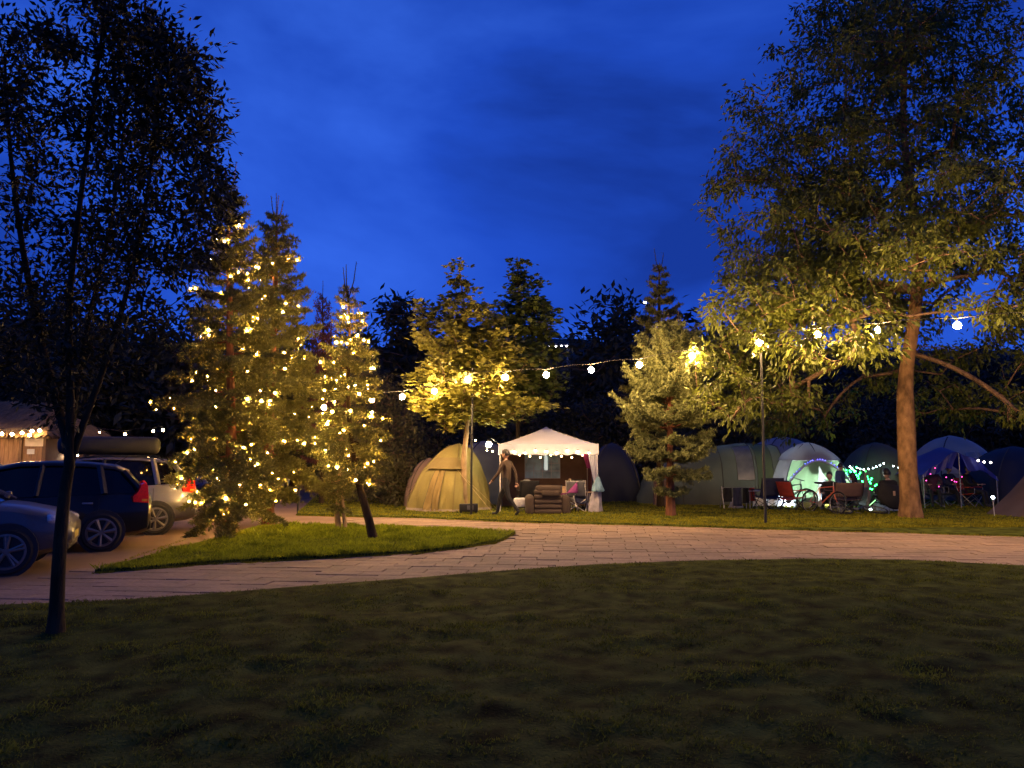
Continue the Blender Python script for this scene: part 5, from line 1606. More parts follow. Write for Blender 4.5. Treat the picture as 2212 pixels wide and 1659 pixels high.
for s in (-1, 1):
    rows = []
    for k in range(10):
        t = k / 9
        rows.append([(s * (0.04 + 0.22 * t + (1.14 - 0.22 * t * 0) * u_ * (1 - 0.15 * t)), -0.96 + 0.03 * math.sin(u_ * 20), cano(s * min(1, 0.04 + u_ * 0.96), -1).z - t * (0.55 - 0.42 * u_)) for u_ in np.linspace(0, 1, 15)])
    MB().loft(rows, closed=False).build('front_flap', M_BLUETARP, t6, True)
for (u, v) in ((-0.98, -1), (0.98, -1), (0, -1), (-0.98, 1), (0.98, 1)):
    p = cano(u, v); MB().tube([(p.x, p.y, -0.05), (p.x, p.y, p.z)], 0.016, 6).build('pole', M_STEEL, t6)
M_PINK = glow('pink_led', (1.0, 0.03, 0.42), 0.05, 0.018)
lamp_string('led_string', 'few magenta pin lights hanging under the blue canopy', [At(x, y, 24.35) for x, y in [(2001, 1038), (2010, 1024), (2020, 1011), (2028, 1051), (2044, 1031), (2056, 1037), (2062, 1040), (2066, 1041), (2078, 1030)]], 0.018, M_PINK, 'string lights', 0.003, 0.0, 0.03, socket=False)
lamp_string('lamp_pair', 'bright white lamp beside a small red one right of the blue canopy', [At(2113, 995, 24.2), At(2126, 998, 24.2), At(2140, 999, 24.2)], 0.032, glow('white_tent_lamp', (1.0, 0.9, 0.85), 0.6, 0.032), 'string lights', 0.004, 0.0, 0.05)
# dark tents at the far right
c = At(2190, 989, 27.0)
t7 = thing('dome_tent', 'dark navy tent right of the blue canopy', 'tent', (c.x, 27.0, 0))
D7 = Dome(1.6, 1.4, 2.0, 4, 2.2, 1.9, 0.015, 22)
D7.patch(0, 2 * math.pi, 0.0, 0.999, 0, 70, 18).build('fly_sheet', M_NAVYFLY, t7, True)
for a in (fa - 0.8, fa + 0.8, fa - 2.3, fa + 2.3): D7.seam(a, 0, 0.97, 0.018).build('pole_sleeve', M_PIPING, t7, True)
D7.patch(fa - 0.2, fa + 0.3, 0.35, 0.65, 0.02, 8, 5).build('window', mat('plum_tent_window', (0.10, 0.03, 0.08), 0.6, 0.2, 4), t7, True)
c = At(2325, 989, 20.6)
t8 = thing('ridge_tent', 'brown ridge tent with sloping side at the right edge of the field', 'tent', (c.x, 20.9, 0))
q = MB(); rows = []
for k in range(13):
    t = k / 12
    rows.append([((-1.75 + 1.75 * t) * 1.0 + 0.02 * math.sin(i * 1.1), -1.0 + 2.0 * i / 12, 1.75 * t - 0.10 * math.sin(t * math.pi)) for i in range(13)])
for k in range(1, 13):
    t = k / 12
    rows.append([((1.75 * t), -1.0 + 2.0 * i / 12, 1.75 * (1 - t) - 0.10 * math.sin(t * math.pi)) for i in range(13)])
q.loft(rows, closed=False).build('fly_sheet', mat('brown_ridge_cloth', (0.075, 0.045, 0.04), 0.8, 0.15, 2, 0.3, 6), t8, True)
q = MB(); q.add([(-1.66, -0.97, 0.02), (1.66, -0.97, 0.02), (0, -0.97, 1.66)], [(0, 1, 2)]); q.build('end_panel', M_BROWN_CLOTH, t8)
MB().tube([(0, -1.0, -0.05), (0, -1.0, 1.80)], 0.018, 6).build('pole', M_STEEL, t8)
MB().tube([(0, -1.0, 1.76), (0, 1.0, 1.76)], 0.018, 6).build('ridge_pole', M_STEEL, t8)
c = At(1322, 989, 28.5)
t9 = thing('dome_tent', 'dark blue tent between the gazebo and the pale spruce', 'tent', (c.x, 28.5, 0))
D9 = Dome(1.0, 1.2, 2.15, 4, 2.2, 1.9, 0.015, 25)
D9.patch(0, 2 * math.pi, 0.0, 0.999, 0, 60, 16).build('fly_sheet', M_NAVYFLY, t9, True)
for a in (fa - 0.8, fa + 0.8, fa - 2.3, fa + 2.3): D9.seam(a, 0, 0.97, 0.018).build('pole_sleeve', M_PIPING, t9, True)

# ------------------------------------------------------------------ camp furniture on the right
XY = lambda px, dd, z=0.02: (At(px, 989, dd).x, dd, z)
camp_chair('navy folding chair in front of the lit window of the grey-green tent', XY(1655, 23.4), R(10), M_NAVY, w=0.70, back=0.98)
camp_chair('red folding chair turned sideways beside the bicycles', XY(1708, 22.9), R(-60), M_RED, w=0.56, back=0.88)
camp_chair('wide brown folding bench with its back to the path', XY(1820, 22.7), R(4), M_BROWNC, w=0.86, back=0.86, name='camp_bench')['category'] = 'bench'
# round padded moon chair
t_ = thing('moon_chair', 'round black padded chair with a pale patch on its back', 'chair', XY(1915, 22.3), R(10))
rows = []
for k in range(9):
    t = k / 8
    rows.append([(math.cos(a) * 0.42 * t, -0.12 - 0.22 * (1 - t * t) + math.sin(a) * 0.20 * t, 0.52 + math.sin(a) * 0.38 * t) for a in np.linspace(0, 2 * math.pi, 25)])
solid(MB().loft(rows, closed=False).build('shell', M_BLACKC, t_, True), 0.05)
MB().tube([(math.cos(a) * 0.42, -0.12 + math.sin(a) * 0.20, 0.52 + math.sin(a) * 0.38) for a in np.linspace(0, 2 * math.pi, 25)], 0.02, 6).build('rim', M_BLACK, t_, True)
for (sx, sy) in ((-1, -1), (1, -1), (-1, 1), (1, 1)):
    MB().tube([(sx * 0.32, sy * 0.30 - 0.1, -0.02), (-sx * 0.12, -sy * 0.12 - 0.14, 0.42)], 0.012, 6).build('leg', M_STEEL, t_)
MB().rbox((-0.08, -0.375, 0.58), (0.07, 0.012, 0.13), 0.005).build('patch', M_WOOD, t_)
table('small white folding table beside the navy chair', XY(1632, 24.0), 0.62, 0.45, 0.58, M_WHITEP, M_PALE_POLE)
# clothes rail with dark towels
t_ = thing('drying_rack', 'low drying rack hung with dark and red towels beside the white table', 'drying rack', XY(1592, 23.9, 0.0))
for sx in (-0.5, 0.5):
    MB().tube([(sx, -0.25, -0.02), (sx, 0, 0.72), (sx, 0.25, -0.02)], 0.011, 5).build('end_frame', M_STEEL, t_)
for k, y_ in enumerate((-0.07, 0.0, 0.07)):
    MB().tube([(-0.5, y_, 0.66 + 0.03 * (k == 1)), (0.5, y_, 0.66 + 0.03 * (k == 1))], 0.008, 5).build('rail', M_STEEL, t_)
for (x0, x1, ln, mm) in [(-0.46, -0.22, 0.42, M_BLACKC), (-0.18, 0.08, 0.55, M_NAVY), (0.12, 0.30, 0.46, M_BLACKC), (0.32, 0.48, 0.40, M_RED)]:
    rows = [[(x0 + (x1 - x0) * i / 8, -0.09 + 0.02 * math.sin(i * 1.4), 0.68 - ln * k / 8) for i in range(9)] for k in range(9)]
    solid(MB().loft(rows, closed=False).build('towel', mm, t_, True), 0.01)
o = sack('white plastic sack on the ground under the drying rack', 'bin_bag', (At(1590, 1055, 24.2).x, 24.3, 0.42), (At(1590, 1085, 24.2).x, 24.3, 0.03), 0.05, 0.22, M_LINER, seed=8)
lantern('cold white lantern on the ground behind the red chair', XY(1700, 24.9, 0.02), (0.72, 0.82, 1.0), 34, 0.07)
# white ground sheet / windbreak lit by it
t_ = thing('windbreak', 'low white windbreak cloth lit from behind the bicycles', 'windbreak', XY(1690, 25.05, 0.0))
rows = [[(-1.0 + 2.1 * i / 24, 0.04 * math.sin(i * 1.2), 0.02 + (0.30 + 0.25 * math.exp(-((i - 11) / 3.5) ** 2)) * k / 5) for i in range(25)] for k in range(6)]
MB().loft(rows, closed=False).build('cloth', M_WHITEP, t_, True)
for i in (0, 8, 16, 24): MB().tube([(-1.0 + 2.1 * i / 24, -0.03, -0.1), (-1.0 + 2.1 * i / 24, -0.03, 0.62)], 0.012, 5).build('stake', M_PALE_POLE, t_)
# narrow A-frame windbreak panel
t_ = thing('folded_parasol', 'folded pale parasol standing between the seated people', 'parasol', XY(1868, 23.4, 0.0))
MB().lathe([(0.02, 0.0), (0.17, 0.02), (0.15, 0.25), (0.10, 0.7), (0.035, 1.12), (0.001, 1.15)], n=14).build('canopy', mat('taupe_parasol', (0.20, 0.15, 0.13), 0.8, 0.2, 6, 0.3, 10), t_, True)
MB().tube([(0, 0, -0.05), (0, 0, 1.25)], 0.014, 6).build('pole', M_PALE_POLE, t_)
def stick(label, a, b_, c_, w_):
    t = thing('glow_stick', label, 'glow stick', tuple(a))
    d_ = Vector(b_) - Vector(a)
    MB().tube([(0, 0, 0), tuple(d_)], 0.011, 6).build('tube', mat('glowstick_%d' % len(MATS), (0.5, 0.5, 0.5), emis=c_, estr=w_), t)
    MB().tube([tuple(d_), tuple(d_ * 1.06)], 0.013, 6).build('cap', M_WHITEP, t)
stick('green glow stick leaning against the black round chair', At(1878, 1092, 22.9), At(1899, 1073, 22.9), (0.35, 1.0, 0.35), 2.2)
stick('pale glow stick beside the red chair', At(1703, 1068, 23.3), At(1720, 1060, 23.3), (0.8, 1.0, 0.8), 1.6)
t_ = thing('storage_box', 'pale low plastic box behind the black round chair', 'box', XY(1915, 23.3, 0.02))
MB().rbox((0, 0, 0.12), (0.9, 0.4, 0.24), 0.03).build('tub', M_WHITEP, t_, True)
MB().rbox((0, 0, 0.25), (0.94, 0.44, 0.03), 0.01).build('lid', M_GREYC, t_, True)
lantern('small cold lamp at the foot of the green glow stick', XY(1876, 22.9, 0.02), (0.75, 1.0, 1.0), 1.6, 0.04)
# stake lamp by the right tent
sp_ = G(2149, 1117)
t_ = thing('stake_lamp', 'short white stake lamp in the grass beside the brown ridge tent', 'lamp', (sp_.x, sp_.y, 0))
MB().tube([(0, 0, -0.1), (-0.02, 0, 0.40)], 0.012, 6).build('stake', M_PALE_POLE, t_)
MB().lathe([(0.001, 0.40), (0.03, 0.40), (0.034, 0.46), (0.028, 0.475)], (-0.02, 0, 0), 10).build('collar', M_STEEL, t_)
MB().ball((-0.02, 0, 0.53), 0.045, 10, 7).build('bulb', glow('stake_bulb', (0.75, 0.9, 1.0), 1.4, 0.045), t_, True)

# --- bicycles
def bicycle(label, loc, rz, m, lean=0.0, group=None, s=1.0):
    t = thing('bicycle', label, 'bicycle', loc, rz, group); t.rotation_euler = (lean, 0, rz)
    t.scale = (s, s, s)
    wr = 0.335
    wh = [(-0.52, 0, wr), (0.54, 0, wr)]
    M_T = mat('bike_tyre', (0.015, 0.015, 0.015), 0.8, 0.2, 30)
    for w in wh:
        o = MB().tube([(w[0] + wr * 0.94 * math.cos(a), 0, w[2] + wr * 0.94 * math.sin(a)) for a in np.linspace(0, 2 * math.pi, 33)], 0.021, 6, cap=False).build('wheel', M_T, t, True)
        MB().tube([(w[0] + wr * 0.86 * math.cos(a), 0, w[2] + wr * 0.86 * math.sin(a)) for a in np.linspace(0, 2 * math.pi, 33)], 0.010, 4, cap=False).build('rim', M_STEEL, o)
        sp = MB()
        for k in range(16):
            a = 2 * math.pi * k / 16
            sp.tube([(w[0], 0.02 * (-1) ** k, w[2]), (w[0] + wr * 0.86 * math.cos(a), 0, w[2] + wr * 0.86 * math.sin(a))], 0.0022, 3, cap=False)
        sp.build('spokes', M_STEEL, o)
        MB().lathe([(0.001, -0.05), (0.022, -0.045), (0.022, 0.045), (0.001, 0.05)], w, 8, 'Y').build('hub', M_STEEL, o)
    bb, st, hd, hd2 = (-0.08, 0, 0.29), (-0.20, 0, 0.74), (0.34, 0, 0.80), (0.37, 0, 0.66)
    for a, b_, r in [(bb, st, 0.016), (st, hd, 0.016), (bb, hd2, 0.019), (hd, hd2, 0.019), (bb, wh[0], 0.010), (st, wh[0], 0.009)]:
        MB().tube([a, b_], r, 6).build('frame_tube', m, t)
    MB().tube([hd2, (0.41, 0, 0.52), wh[1]], 0.013, 6).build('fork', m, t)
    MB().tube([st, (-0.225, 0, 0.86)], 0.013, 6).build('seat_post', M_STEEL, t)
    MB().rbox((-0.22, 0, 0.885), (0.26, 0.13, 0.05), 0.022).build('saddle', M_BLACK, t, True)
    MB().tube([hd, (0.33, 0, 0.92)], 0.013, 6).build('stem', M_STEEL, t)
    MB().tube([(0.26, -0.29, 0.96), (0.34, -0.12, 0.93), (0.34, 0.12, 0.93), (0.26, 0.29, 0.96)], 0.012, 6).build('handlebar', M_BLACK, t)
    o = MB().lathe([(0.001, -0.035), (0.085, -0.032), (0.09, -0.03), (0.085, -0.026), (0.001, -0.022)], (bb[0], -0.02, bb[2]), 16, 'Y').build('chainring', M_STEEL, t)
    for sg in (-1, 1):
        MB().tube([(bb[0], sg * 0.06, bb[2]), (bb[0] + sg * 0.16, sg * 0.07, bb[2] - 0.04)], 0.009, 5).build('crank', M_STEEL, t)
        MB().box((bb[0] + sg * 0.16, sg * 0.11, bb[2] - 0.04), (0.08, 0.07, 0.02)).build('pedal', M_BLACK, t)
    return t
M_BIKE_O = mat('orange_bike_paint', (0.55, 0.13, 0.05), 0.35, 0.15, 10, coat=0.5)
M_BIKE_K = mat('dark_bike_paint', (0.02, 0.022, 0.035), 0.35, 0.15, 10, coat=0.5)
bicycle('dark bicycle standing behind the red folding chair', XY(1702, 23.9, 0.0), R(12), M_BIKE_K, R(8))
bicycle('orange bicycle pointing at the path beside the brown bench', XY(1772, 22.2, 0.0), R(-68), M_BIKE_O, R(-8))
bicycle('dark bicycle lying in the grass in front of the brown bench', XY(1862, 21.6, 0.06), R(8), M_BIKE_K, R(-76))

# ------------------------------------------------------------------ people
def person(label, loc, rz, pose, cols, scale=1.0, hair=True, hood=False, long_hair=False):
    """cols: top, legs, shoes materials; faces +Y in its own frame"""
    J = {'pelvis': (0, 0, .93, .155, .115), 'spine': (0, 0, 1.12, .14, .11), 'chest': (0, 0, 1.33, .17, .12), 'neck': (0, 0.0, 1.475, .058, .058), 'head0': (0, .015, 1.545, .055, .06)}
    def side(s, sh, el, wr, pa, hp, kn, an, to):
        k = 'L' if s < 0 else 'R'
        J['sh' + k] = (s * sh[0], sh[1], sh[2], .068, .068); J['el' + k] = (s * el[0], el[1], el[2], .050, .050)
        J['wr' + k] = (s * wr[0], wr[1], wr[2], .036, .036); J['pa' + k] = (s * pa[0], pa[1], pa[2], .034, .042)
        J['hp' + k] = (s * hp[0], hp[1], hp[2], .098, .105); J['kn' + k] = (s * kn[0], kn[1], kn[2], .066, .066)
        J['an' + k] = (s * an[0], an[1], an[2], .046, .05); J['to' + k] = (s * to[0], to[1], to[2], .045, .035)
    hx, hy, hz = 0, 0.03, 1.645
    if pose == 'stand':
        for s in (-1, 1): side(s, (.19, 0, 1.42), (.245, -.03, 1.14), (.25, .05, .90), (.25, .07, .82), (.09, 0, .89), (.10, .02, .49), (.10, -.03, .08), (.11, .13, .045))
    elif pose == 'walk':
        side(-1, (.19, .03, 1.42), (.25, .12, 1.16), (.25, .28, .98), (.25, .34, .92), (.09, 0, .89), (.10, -.10, .50), (.10, -.38, .14), (.10, -.28, .045))
        side(1, (.19, -.03, 1.42), (.25, -.16, 1.16), (.26, -.20, .92), (.26, -.19, .84), (.09, 0, .89), (.10, .22, .50), (.10, .30, .08), (.10, .47, .05))
    else:
        low = 0.22 if pose == 'low' else 0.0
        z = lambda v: v - low
        J.update({'pelvis': (0, 0, z(.52), .16, .13), 'spine': (0, -.07, z(.70), .14, .11), 'chest': (0, -.11, z(.92), .17, .12), 'neck': (0, -.09, z(1.07), .058, .058), 'head0': (0, -.06, z(1.14), .055, .06)})
        hx, hy, hz = 0, -.03, z(1.25)
        kz = .50 if low == 0 else .42
        for s in (-1, 1): side(s, (.19, -.10, z(1.01)), (.25, .06, z(.76)), (.17, .27, z(.72)), (.14, .34, z(.74)), (.09, .03, z(.50)), (.12, .44, kz), (.12, .50 + low, .09), (.12, .66 + low, .05))
    E = [('pelvis', 'spine'), ('spine', 'chest'), ('chest', 'neck'), ('neck', 'head0')]
    for k in 'LR':
        E += [('chest', 'sh' + k), ('sh' + k, 'el' + k), ('el' + k, 'wr' + k), ('wr' + k, 'pa' + k), ('pelvis', 'hp' + k), ('hp' + k, 'kn' + k), ('kn' + k, 'an' + k), ('an' + k, 'to' + k)]
    names = list(J); idx = {n: i for i, n in enumerate(names)}
    me = bpy.data.meshes.new('body'); me.from_pydata([J[n][:3] for n in names], [(idx[a], idx[b_]) for a, b_ in E], []); me.update()
    o = bpy.data.objects.new('tmp', me); col.objects.link(o)
    o.modifiers.new('skin', 'SKIN'); sb = o.modifiers.new('sub', 'SUBSURF'); sb.levels = 1; sb.render_levels = 1
    sd = me.skin_vertices[0].data
    for n in names:
        sd[idx[n]].radius = J[n][3:5]; sd[idx[n]].use_root = (n == 'pelvis')
    dg = bpy.context.evaluated_depsgraph_get()
    m2 = bpy.data.meshes.new_from_object(o.evaluated_get(dg))
    bpy.data.objects.remove(o)
    q = MB()
    q.v = [tuple(v.co) for v in m2.vertices]; q.f = [tuple(p.vertices) for p in m2.polygons]
    nb = len(q.f)
    q.ball((hx, hy, hz), 0.105, 14, 10, (0.78, 0.95, 1.18)); 
    q.ball((hx, hy + 0.03, hz - 0.06), 0.065, 10, 7, (0.85, 0.85, 1.0))
    q.ball((hx, hy + 0.10, hz - 0.012), 0.016, 6, 5, (0.8, 1.2, 1.5))
    for s in (-1, 1):
        q.ball((hx + s * 0.083, hy - 0.005, hz - 0.005), 0.025, 6, 5, (0.4, 0.8, 1.2))
    nh = len(q.f)
    # fingers
    for k in 'LR':
        w = Vector(J['wr' + k][:3]); p = Vector(J['pa' + k][:3]); d_ = (p - w).normalized()
        x_, y_, _ = basis(d_)
        for i in range(4):
            b0 = p + x_ * (i - 1.5) * 0.019 + d_ * 0.02; L = (0.062, 0.072, 0.068, 0.052)[i]
            q.tube([b0, b0 + d_ * L * 0.55 + y_ * 0.006, b0 + d_ * L * 0.9 + y_ * 0.022], [0.010, 0.0095, 0.007], 6)
        b0 = p + x_ * 0.035 - d_ * 0.01
        q.tube([b0, b0 + x_ * 0.025 + d_ * 0.025, b0 + x_ * 0.03 + d_ * 0.055], [0.012, 0.011, 0.008], 6)
    body = q.mesh('body', True)
    for m in (cols[0], cols[1], cols[2], M_SKIN): body.materials.append(m)
    P = {n: Vector(J[n][:3]) for n in names}
    reg = {}
    for i, f in enumerate(body.polygons):
        if i >= nb:
            f.material_index = 3; continue
        c_ = f.center
        n = min(names, key=lambda k: (P[k] - c_).length - 0.5 * J[k][3])
        f.material_index = 3 if n[:2] == 'pa' or n == 'head0' or (n == 'neck' and c_.z > P['neck'].z) else (1 if n[:2] in ('kn', 'hp') or (n[:2] == 'an' and c_.z > P[n].z + 0.02) or (n == 'pelvis' and c_.z < P[n].z) else (2 if n[:2] in ('an', 'to') else 0))
    t = thing('person', label, 'person', loc, rz); t.scale = (scale,) * 3
    bo = bpy.data.objects.new('body', body); col.objects.link(bo); bo.parent = t
    if hair:
        h = MB(); rows = []
        for i in range(8):
            th = math.pi * (0.02 + 0.60 * i / 7)
            rows.append([(hx + 0.090 * math.sin(th) * math.cos(a) * 1.02, hy - 0.006 + 0.108 * math.sin(th) * math.sin(a) - (0.012 if i > 4 else 0), hz + 0.012 + 0.13 * math.cos(th) + (0.035 * max(0, math.sin(a)) * (i / 7) ** 2 * 1.6)) for a in np.linspace(0, 2 * math.pi, 17)])
        h.loft(rows, closed=False)
        if long_hair:
            h.rbox((hx, hy - 0.075, hz - 0.12), (0.17, 0.06, 0.26), 0.03)
        h.build('hair', M_HAIR, t, True)
    if hood:
        rows = []
        for i in range(9):
            th = math.pi * (0.03 + 0.75 * i / 8)
            rows.append([(hx + 0.115 * math.sin(th) * math.cos(a), hy - 0.02 + 0.13 * math.sin(th) * math.sin(a), hz + 0.15 * math.cos(th)) for a in np.linspace(math.pi * 0.85, math.pi * 2.15, 17)])
        MB().loft(rows, closed=False).build('hood', cols[0], t, True)
    return t
M_JKT = mat('brown_jacket', (0.055, 0.034, 0.022), 0.85, 0.2, 10, 0.2, 40)
M_TRS = mat('dark_trousers', (0.010, 0.010, 0.014), 0.85, 0.2, 10, 0.2, 40)
M_SHOE = mat('dark_shoes', (0.03, 0.03, 0.03), 0.6, 0.2, 10)
M_BLKT = mat('black_jumper', (0.012, 0.012, 0.014), 0.9, 0.2, 10, 0.2, 40)
M_NVT = mat('navy_jacket', (0.03, 0.04, 0.12), 0.8, 0.2, 10, 0.2, 40)
M_PLM = mat('plum_jumper', (0.10, 0.03, 0.06), 0.9, 0.2, 10, 0.2, 40)
wp = G(1094, 1117)
person('person in brown jacket and dark trousers walking past the gazebo', (wp.x, wp.y, 0.02), R(70), 'walk', (M_JKT, M_TRS, M_SHOE), 1.02)
person('child in navy jacket standing beside the green pin lights', XY(1814, 24.2), R(-75), 'stand', (M_NVT, M_TRS, M_SHOE), 0.80)
person('person with long dark hair sitting low behind the brown bench', XY(1838, 23.2), R(20), 'low', (M_BLKT, M_TRS, M_SHOE), 0.98, long_hair=True)
person('person in black facing the path, seated left of the child', XY(1790, 23.7), R(150), 'low', (M_BLKT, M_TRS, M_SHOE), 1.0)
person('person in black sitting in the round black chair', XY(1912, 22.45), R(0), 'low', (M_BLKT, M_TRS, M_SHOE), 1.1)
for (px, dd, rz_, lab, cc) in [(2012, 25.2, 160, 'person in plum jumper seated at the left under the blue canopy', M_PLM), (2050, 25.6, 190, 'person in navy seated in the middle under the blue canopy', M_NVT), (2092, 25.2, 215, 'person in black seated at the right under the blue canopy', M_BLKT)]:
    person(lab, XY(px, dd), R(rz_), 'sit', (cc, M_TRS, M_SHOE), 0.98)
    x_, y_, z_ = XY(px, dd)
    camp_chair(lab.replace('person in plum jumper seated', 'folding chair').replace('person in navy seated', 'folding chair').replace('person in black seated', 'folding chair'), (x_ , y_ + 0.02, 0.02), R(rz_), M_RED if px == 2092 else M_GREYC, M_STEEL)
for (px, dd, rz_, lab) in [(1838, 23.2, 20, 'low folding chair under the person with long dark hair'), (1790, 23.7, 150, 'low folding chair of the person facing the path')]:
    t = thing('beach_chair', lab, 'chair', XY(px, dd), R(rz_))
    solid(sag_sheet((-0.27, -0.20, 0.18), (0.27, -0.20, 0.18), (-0.27, 0.24, 0.22), (0.27, 0.24, 0.22), (0, 0, -0.03)).build('seat', M_GREYC, t, True))
    solid(sag_sheet((-0.27, -0.22, 0.18), (0.27, -0.22, 0.18), (-0.27, -0.34, 0.72), (0.27, -0.34, 0.72), (0, -0.04, 0)).build('backrest', M_GREYC, t, True))
    for sx in (-1, 1):
        MB().tube([(sx * 0.28, 0.26, -0.02), (sx * 0.28, -0.26, 0.30), (sx * 0.28, -0.35, 0.74)], 0.011, 5).build('leg', M_STEEL, t)
        MB().tube([(sx * 0.28, -0.30, -0.02), (sx * 0.28, 0.22, 0.24)], 0.011, 5).build('leg', M_STEEL, t)

# ------------------------------------------------------------------ parked cars
M_GLASSD = glass('dark_car_glass', (0.004, 0.004, 0.005))
_bsdf(M_GLASSD).inputs['Coat Weight'].default_value = 0.0
_bsdf(M_GLASSD).inputs['Specular IOR Level'].default_value = 0.3
M_TYRE = mat('tyre_rubber', (0.012, 0.012, 0.012), 0.85, 0.2, 30, 0.2)
M_ALLOY = mat('alloy_wheel', (0.17, 0.155, 0.14), 0.35, 0.15, 12, metal=0.5)
M_TRIM = mat('black_plastic_trim', (0.012, 0.012, 0.012), 0.6, 0.2, 20)
M_REDL = mat('red_lamp_plastic', (0.62, 0.012, 0.008), 0.12, 0.2, 30, 0.25, 50, coat=1.0, transl=0.25)
M_CLEARL = mat('clear_lamp_glass', (0.55, 0.52, 0.48), 0.08, 0.3, 30, 0.4, 40, metal=0.4, coat=1.0)
M_AMBER = mat('amber_lamp_plastic', (0.6, 0.2, 0.02), 0.15, 0.2, 30, coat=1.0)
M_PLATE = mat('number_plate', (0.55, 0.45, 0.10), 0.4, 0.1, 10)
def car(label, center, heading, paint, L=4.1, W=1.74, H=1.50, spokes=5, roof_box=False, name='parked_car', roof_rails=False):
    """+X is the front"""
    t = thing(name, label, 'car', (center[0], center[1], 0.0), heading)
    k, kz = L / 4.1, H / 1.50
    st = [(-2.05, .42, .82, .70), (-2.00, .30, .95, .79), (-1.85, .25, 1.0, .84), (-1.5, .21, 1.01, .865), (-0.6, .19, .985, .87), (0.5, .19, .965, .87), (0.95, .20, .955, .865), (1.35, .22, .90, .855), (1.70, .25, .82, .82), (1.92, .30, .73, .74), (2.03, .38, .62, .62)]
    rings = []
    for (x, zb, zt, w) in st:
        w *= W / 1.74
        zm = (zb + zt) / 2
        half = [(0, zb - 0.0), (w * 0.80, zb), (w * 0.96, zb + 0.07), (w, zm - 0.06), (w * 0.995, zm + 0.10), (w * 0.955, zt - 0.05), (w * 0.86, zt), (w * 0.45, zt + 0.035), (0, zt + 0.045)]
        ring = [(x * k, y, z * kz) for y, z in half] + [(x * k, -y, z * kz) for y, z in half[-2:0:-1]]
        rings.append(ring)
    MB().loft(rings, cap=True).build('body', paint, t, True)
    # cabin glass, then roof and pillars over it
    cb = [(-1.93, 0.74, 0.70, .99), (-1.72, 0.80, 0.66, 1.26), (-1.42, 0.82, 0.62, 1.43), (-0.7, 0.83, 0.61, 1.49), (0.0, 0.83, 0.61, 1.475), (0.42, 0.83, 0.62, 1.38), (1.12, 0.80, 0.72, .985)]
    rings = []
    for (x, wb, wt, zt) in cb:
        wb *= W / 1.74; wt *= W / 1.74
        rings.append([(x * k, -wb, .94 * kz), (x * k, -wt, zt * kz - 0.03), (x * k, -wt * 0.85, zt * kz), (x * k, wt * 0.85, zt * kz), (x * k, wt, zt * kz - 0.03), (x * k, wb, .94 * kz)])
    MB().loft(rings, cap=True).build('windows', M_GLASSD, t, True)
    rows = []
    for (x, zt) in [(-1.66, 1.325), (-1.44, 1.43), (-1.0, 1.482), (-0.5, 1.502), (0.0, 1.488), (0.36, 1.415)]:
        w = 0.63 * W / 1.74
        rows.append([(x * k, y, zt * kz + 0.012 + 0.03 * (1 - (y / w) ** 2) - (0.045 if abs(y) > w * 0.97 else 0)) for y in np.linspace(-w * 1.03, w * 1.03, 13)])
    solid(MB().loft(rows, closed=False).build('roof', paint, t, True), 0.02)
    wf = W / 1.74
    for s in (-1, 1):
        for (a, b_, r) in [((1.10, 0.795, .96), (0.36, 0.625, 1.40), 0.035), ((-0.28, 0.835, .95), (-0.34, 0.615, 1.47), 0.042), ((-1.30, 0.835, .97), (-1.20, 0.62, 1.46), 0.06), ((-1.90, 0.76, 0.98), (-1.58, 0.65, 1.36), 0.055)]:
            MB().tube([(a[0] * k, s * a[1] * wf, a[2] * kz), (b_[0] * k, s * b_[1] * wf, b_[2] * kz)], r, 6).build('pillar', paint if a[0] != -0.28 else M_TRIM, t, True)
        MB().rbox((0.98 * k, s * 0.93 * wf, 1.02 * kz), (0.10, 0.18, 0.12), 0.04).build('wing_mirror', paint, t, True)
        # doors: gaps, handles, sill
        for xd in (0.78, -0.30, -1.22):
            MB().box((xd * k, s * 0.868 * wf, 0.62 * kz), (0.010, 0.012, 0.56 * kz)).build('door_gap', M_TRIM, t)
        for xd in (-0.12, -1.05):
            MB().rbox((xd * k, s * 0.872 * wf, 0.82 * kz), (0.17, 0.03, 0.03), 0.012).build('door_handle', M_STEEL, t, True)
        MB().box((-0.05 * k, s * 0.852 * wf, 0.24 * kz), (1.9 * k, 0.04, 0.09)).build('sill', M_TRIM, t)
        tl = MB(); tl.prism([(-0.09, 0.0), (0.17, 0.03), (0.19, 0.12), (0.10, 0.20), (0.04, 0.33), (-0.02, 0.36), (-0.07, 0.30)], 0.10, Matrix.Translation((-1.90 * k, s * 0.775 * wf, 0.80 * kz)) @ Matrix.Rotation(s * R(22), 4, 'Z'))
        lo = tl.build('tail_light', M_REDL, t)
        MB().prism([(-0.07, 0.03), (0.03, 0.035), (0.03, 0.075), (-0.07, 0.07)], 0.108, Matrix.Translation((-1.90 * k, s * 0.775 * wf, 0.80 * kz)) @ Matrix.Rotation(s * R(22), 4, 'Z')).build('reverse_lamp', M_AMBER, lo)
        hl = MB().rbox((1.80 * k, s * 0.60 * wf, 0.70 * kz), (0.34, 0.30, 0.15), 0.06, rz=-s * R(35), ry=R(18)).build('headlight', M_CLEARL, t, True)
        MB().ball((1.90 * k, s * 0.63 * wf, 0.70 * kz), 0.055, 8, 6).build('indicator', M_AMBER, hl, True)
        MB().rbox((1.90 * k, s * 0.55 * wf, 0.42 * kz), (0.12, 0.20, 0.09), 0.03, rz=-s * R(25)).build('fog_lamp', M_CLEARL, t, True)
    MB().rbox((1.98 * k, 0, 0.60 * kz), (0.08, 0.62, 0.12), 0.03).build('grille', M_TRIM, t, True)
    MB().rbox((1.93 * k, 0, 0.34 * kz), (0.14, 1.2 * wf, 0.12), 0.04).build('bumper', M_TRIM, t, True)
